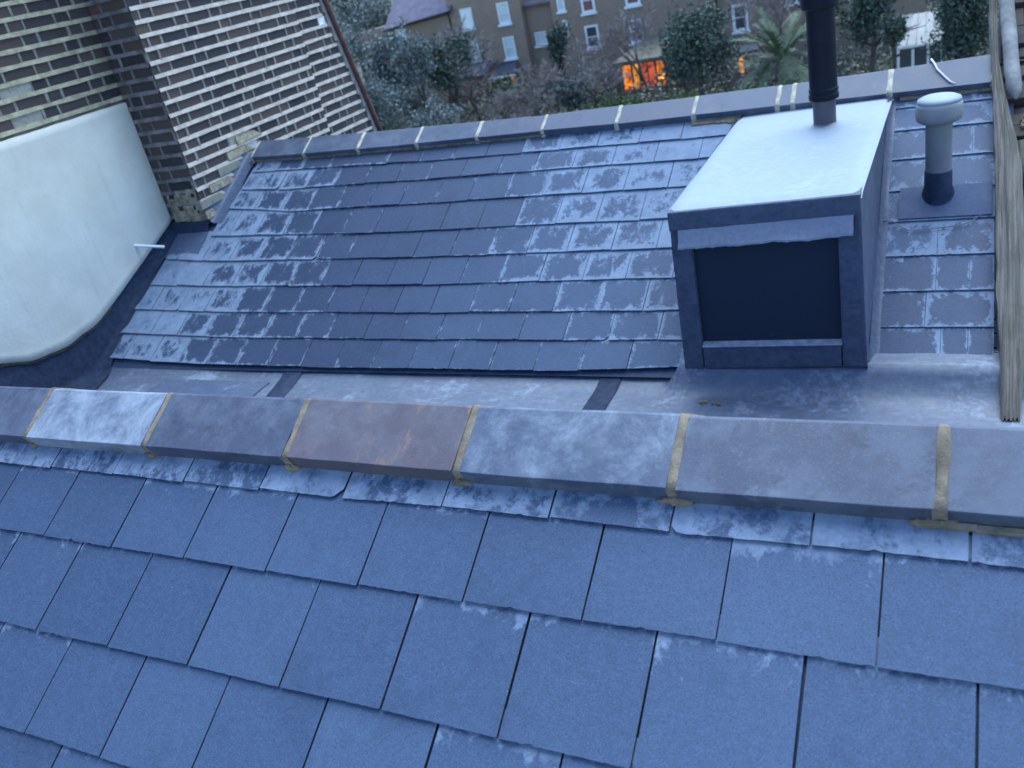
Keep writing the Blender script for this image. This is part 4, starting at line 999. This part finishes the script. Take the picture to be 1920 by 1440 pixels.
for i, (x, y, z, rx, rz, lab) in enumerate(((-27.6, 38, -3.2, 1.9, 2.2, 'blue grey leafy tree close behind the wall end, topmost of the grey trees'), (-25.9, 37.5, -5.9, 1.5, 1.6, 'blue grey bush low beside the rust red pipe'), (-24.6, 40, -4.3, 1.2, 1.6, 'pale grey feathery tree left of the big dark evergreen'), (-22.0, 36, -6.9, 1.7, 1.0, 'grey green bush just over the far ridge below the big dark evergreen'))):
    evergreen('grey_tree', lab, 'tree', x, y, z, (rx, 1.2, rz), 60, 55, 0.09, ML_grey, 40+i)
for i, (x, y, z, r, lab) in enumerate(((-43, 62, -0.6, 4.6, 'hazy grey tree mass at the top beside the brick wall end'), (-38.5, 58, -4.6, 3.2, 'grey tree filling the gap between the rust red pipe and the low house wing'), (-36.5, 66, 0.2, 4.2, 'distant grey tree rising behind the purple slate roof'), (-31.5, 49, -5.6, 2.2, 'grey green tree in front of the low wing with the purple roof'))):
    evergreen('grey_tree', lab, 'tree', x, y, z, (r, r*0.7, r), 110, 60, 0.15, ML_grey, 140+i)
for i, (x, y, z, r, lab) in enumerate(((-21.8, 44, -7.6, 1.3, 'grey green shrub under the recessed house window'), (-19.0, 46, -7.9, 1.2, 'grey green shrub between the narrow conifer and the lit doors'), (-12.6, 45, -7.3, 1.3, 'grey leafy shrub between the lit doors and the broad dark evergreen'), (-28.5, 45, -7.2, 1.6, 'grey bush at the foot of the low house wing'))):
    evergreen('shrub', lab, 'shrub', x, y, z, (r, r*0.7, r*0.8), 60, 50, 0.085, ML_grey if i % 2 else ML_dark, 160+i)
evergreen('shrub', 'small dark bush leaning over the greenhouse roof', 'shrub', -2.55, 38.6, -6.0, (0.55,0.5,0.75), 40, 45, 0.075, ML_dark, 171)
# hedge
hg = thing('hedge', 'rounded green hedge top showing over the far ridge below the lit doors', 'hedge', (-12, 36, GR)); rr = random.Random(61); mb = MB()
for k in range(9): crown(mb, (-14.3+k*0.55, 36+rr.uniform(-.3,.3), -7.15+0.25*math.sin(k*0.8)), (0.6, 0.6, 0.5), 10, 40, 0.06, rr)
mb.build('foliage', ML_green, hg); mb = MB(); 
for k in range(6): mb.tube([(-14.2+k*0.9, 36, GR), (-14.2+k*0.9, 36, -7.3)], 0.05, 6)
mb.build('stems', M_bark, hg)
# bare trees
BT = ((-17.2, 45, 5.6, 'wide bare twiggy tree in front of the reddish curtained house', 0.55), (-19.2, 43, 4.3, 'low bare purple brown tree left of the lit doors', 0.6), (-14.6, 47, 6.2, 'tall bare tree behind the lit extension', 0.5),
      (-20.9, 41, 3.6, 'bare bushy tree below the recessed house', 0.6), (-24.9, 46, 6.8, 'slender bare tree before the purple roof', 0.5), (-26.5, 43, 8.2, 'tall bare tree nearest the rust red pipe', 0.5), (-16.0, 38, 3.0, 'low bare thicket tree above the middle of the far ridge', 0.65), (-18.6, 37, 2.9, 'low bare thicket tree above the left part of the far ridge', 0.65), (-2.9, 46, 6.5, 'bare brown tree over the greenhouse', 0.5), (-8.5, 46, 7, 'bare tree behind the palm', 0.5), (-21.5, 36, 3.0, 'twiggy bare bush nearest the left ridge mortar', 0.65))
for i, (x, y, h, lab, sp) in enumerate(BT): bare('bare_tree', lab, x, y, h, 80+i, sp, 6)
# palm
pm = thing('palm_tree', 'spiky green palm with arching fronds left of the black flue', 'palm', (-5.9, 34, GR)); rr = random.Random(77); mb = MB()
mb.tube([(-5.9, 34, GR), (-5.85, 34, -8), (-5.9, 34, -5.9)], [0.16, 0.14, 0.13], 10); mb.build('trunk', M_bark, pm, smooth=True)
for k in range(46):
    mb = MB(); az = rr.uniform(0, 6.283); el = rr.uniform(-0.35, 1.35); L = rr.uniform(1.5, 2.2); p = Vector((-5.9, 34, -5.8+rr.uniform(-.15,.25)))
    d = Vector((math.cos(az)*math.cos(el), math.sin(az)*math.cos(el), math.sin(el))); pts = [p]
    for i in range(9): d = (d + Vector((0,0,-0.11))).normalized(); pts.append(pts[-1]+d*L/9)
    mb.tube(pts, [0.018*(1-i/11) for i in range(10)], 4, cap=False, rnd=0.6); sh = rr.uniform(-.2, .25)
    for i in range(2, 10):
        for q in (0.0, 0.33, 0.66):
            if i == 9 and q: continue
            a = pts[i].lerp(pts[min(9, i+1)], q); dr = (pts[i]-pts[i-1]).normalized(); sd = dr.cross(Vector((0,0,1))).normalized()
            for sg in (-1, 1):
                tip = a + (dr*0.75 + sd*sg*0.8 + Vector((0,0,rr.uniform(-.3,.15)))).normalized()*0.42*math.sin(math.pi*(i/10.5))
                wv = dr*0.032; mb.add([a-wv, a+wv, tip], [(0,1,2)], rnd=min(1, max(0, rr.gauss(.5,.2)+sh)))
    mb.build('frond', ML_palm, pm)
# undergrowth: nobody could count it
rr = random.Random(99); mb = MB()
for k in range(2600):
    x = rr.uniform(-40, 3); y = rr.uniform(33, 53); hgt = 0.5 + 2.6*abs(noise.noise(Vector((x*0.25, y*0.25, 0))))*rr.random()
    z = GR + hgt
    for q in range(12): leaf(mb, Vector((x+rr.gauss(0,.4), y+rr.gauss(0,.4), z+rr.gauss(0,.35))), 0.13, rr)
u = mb.build('undergrowth', leaf_mat('undergrowth_leaf', (0.07,0.075,0.06), (0.19,0.185,0.15), (0.30,0.275,0.24))); u['kind'] = 'stuff'
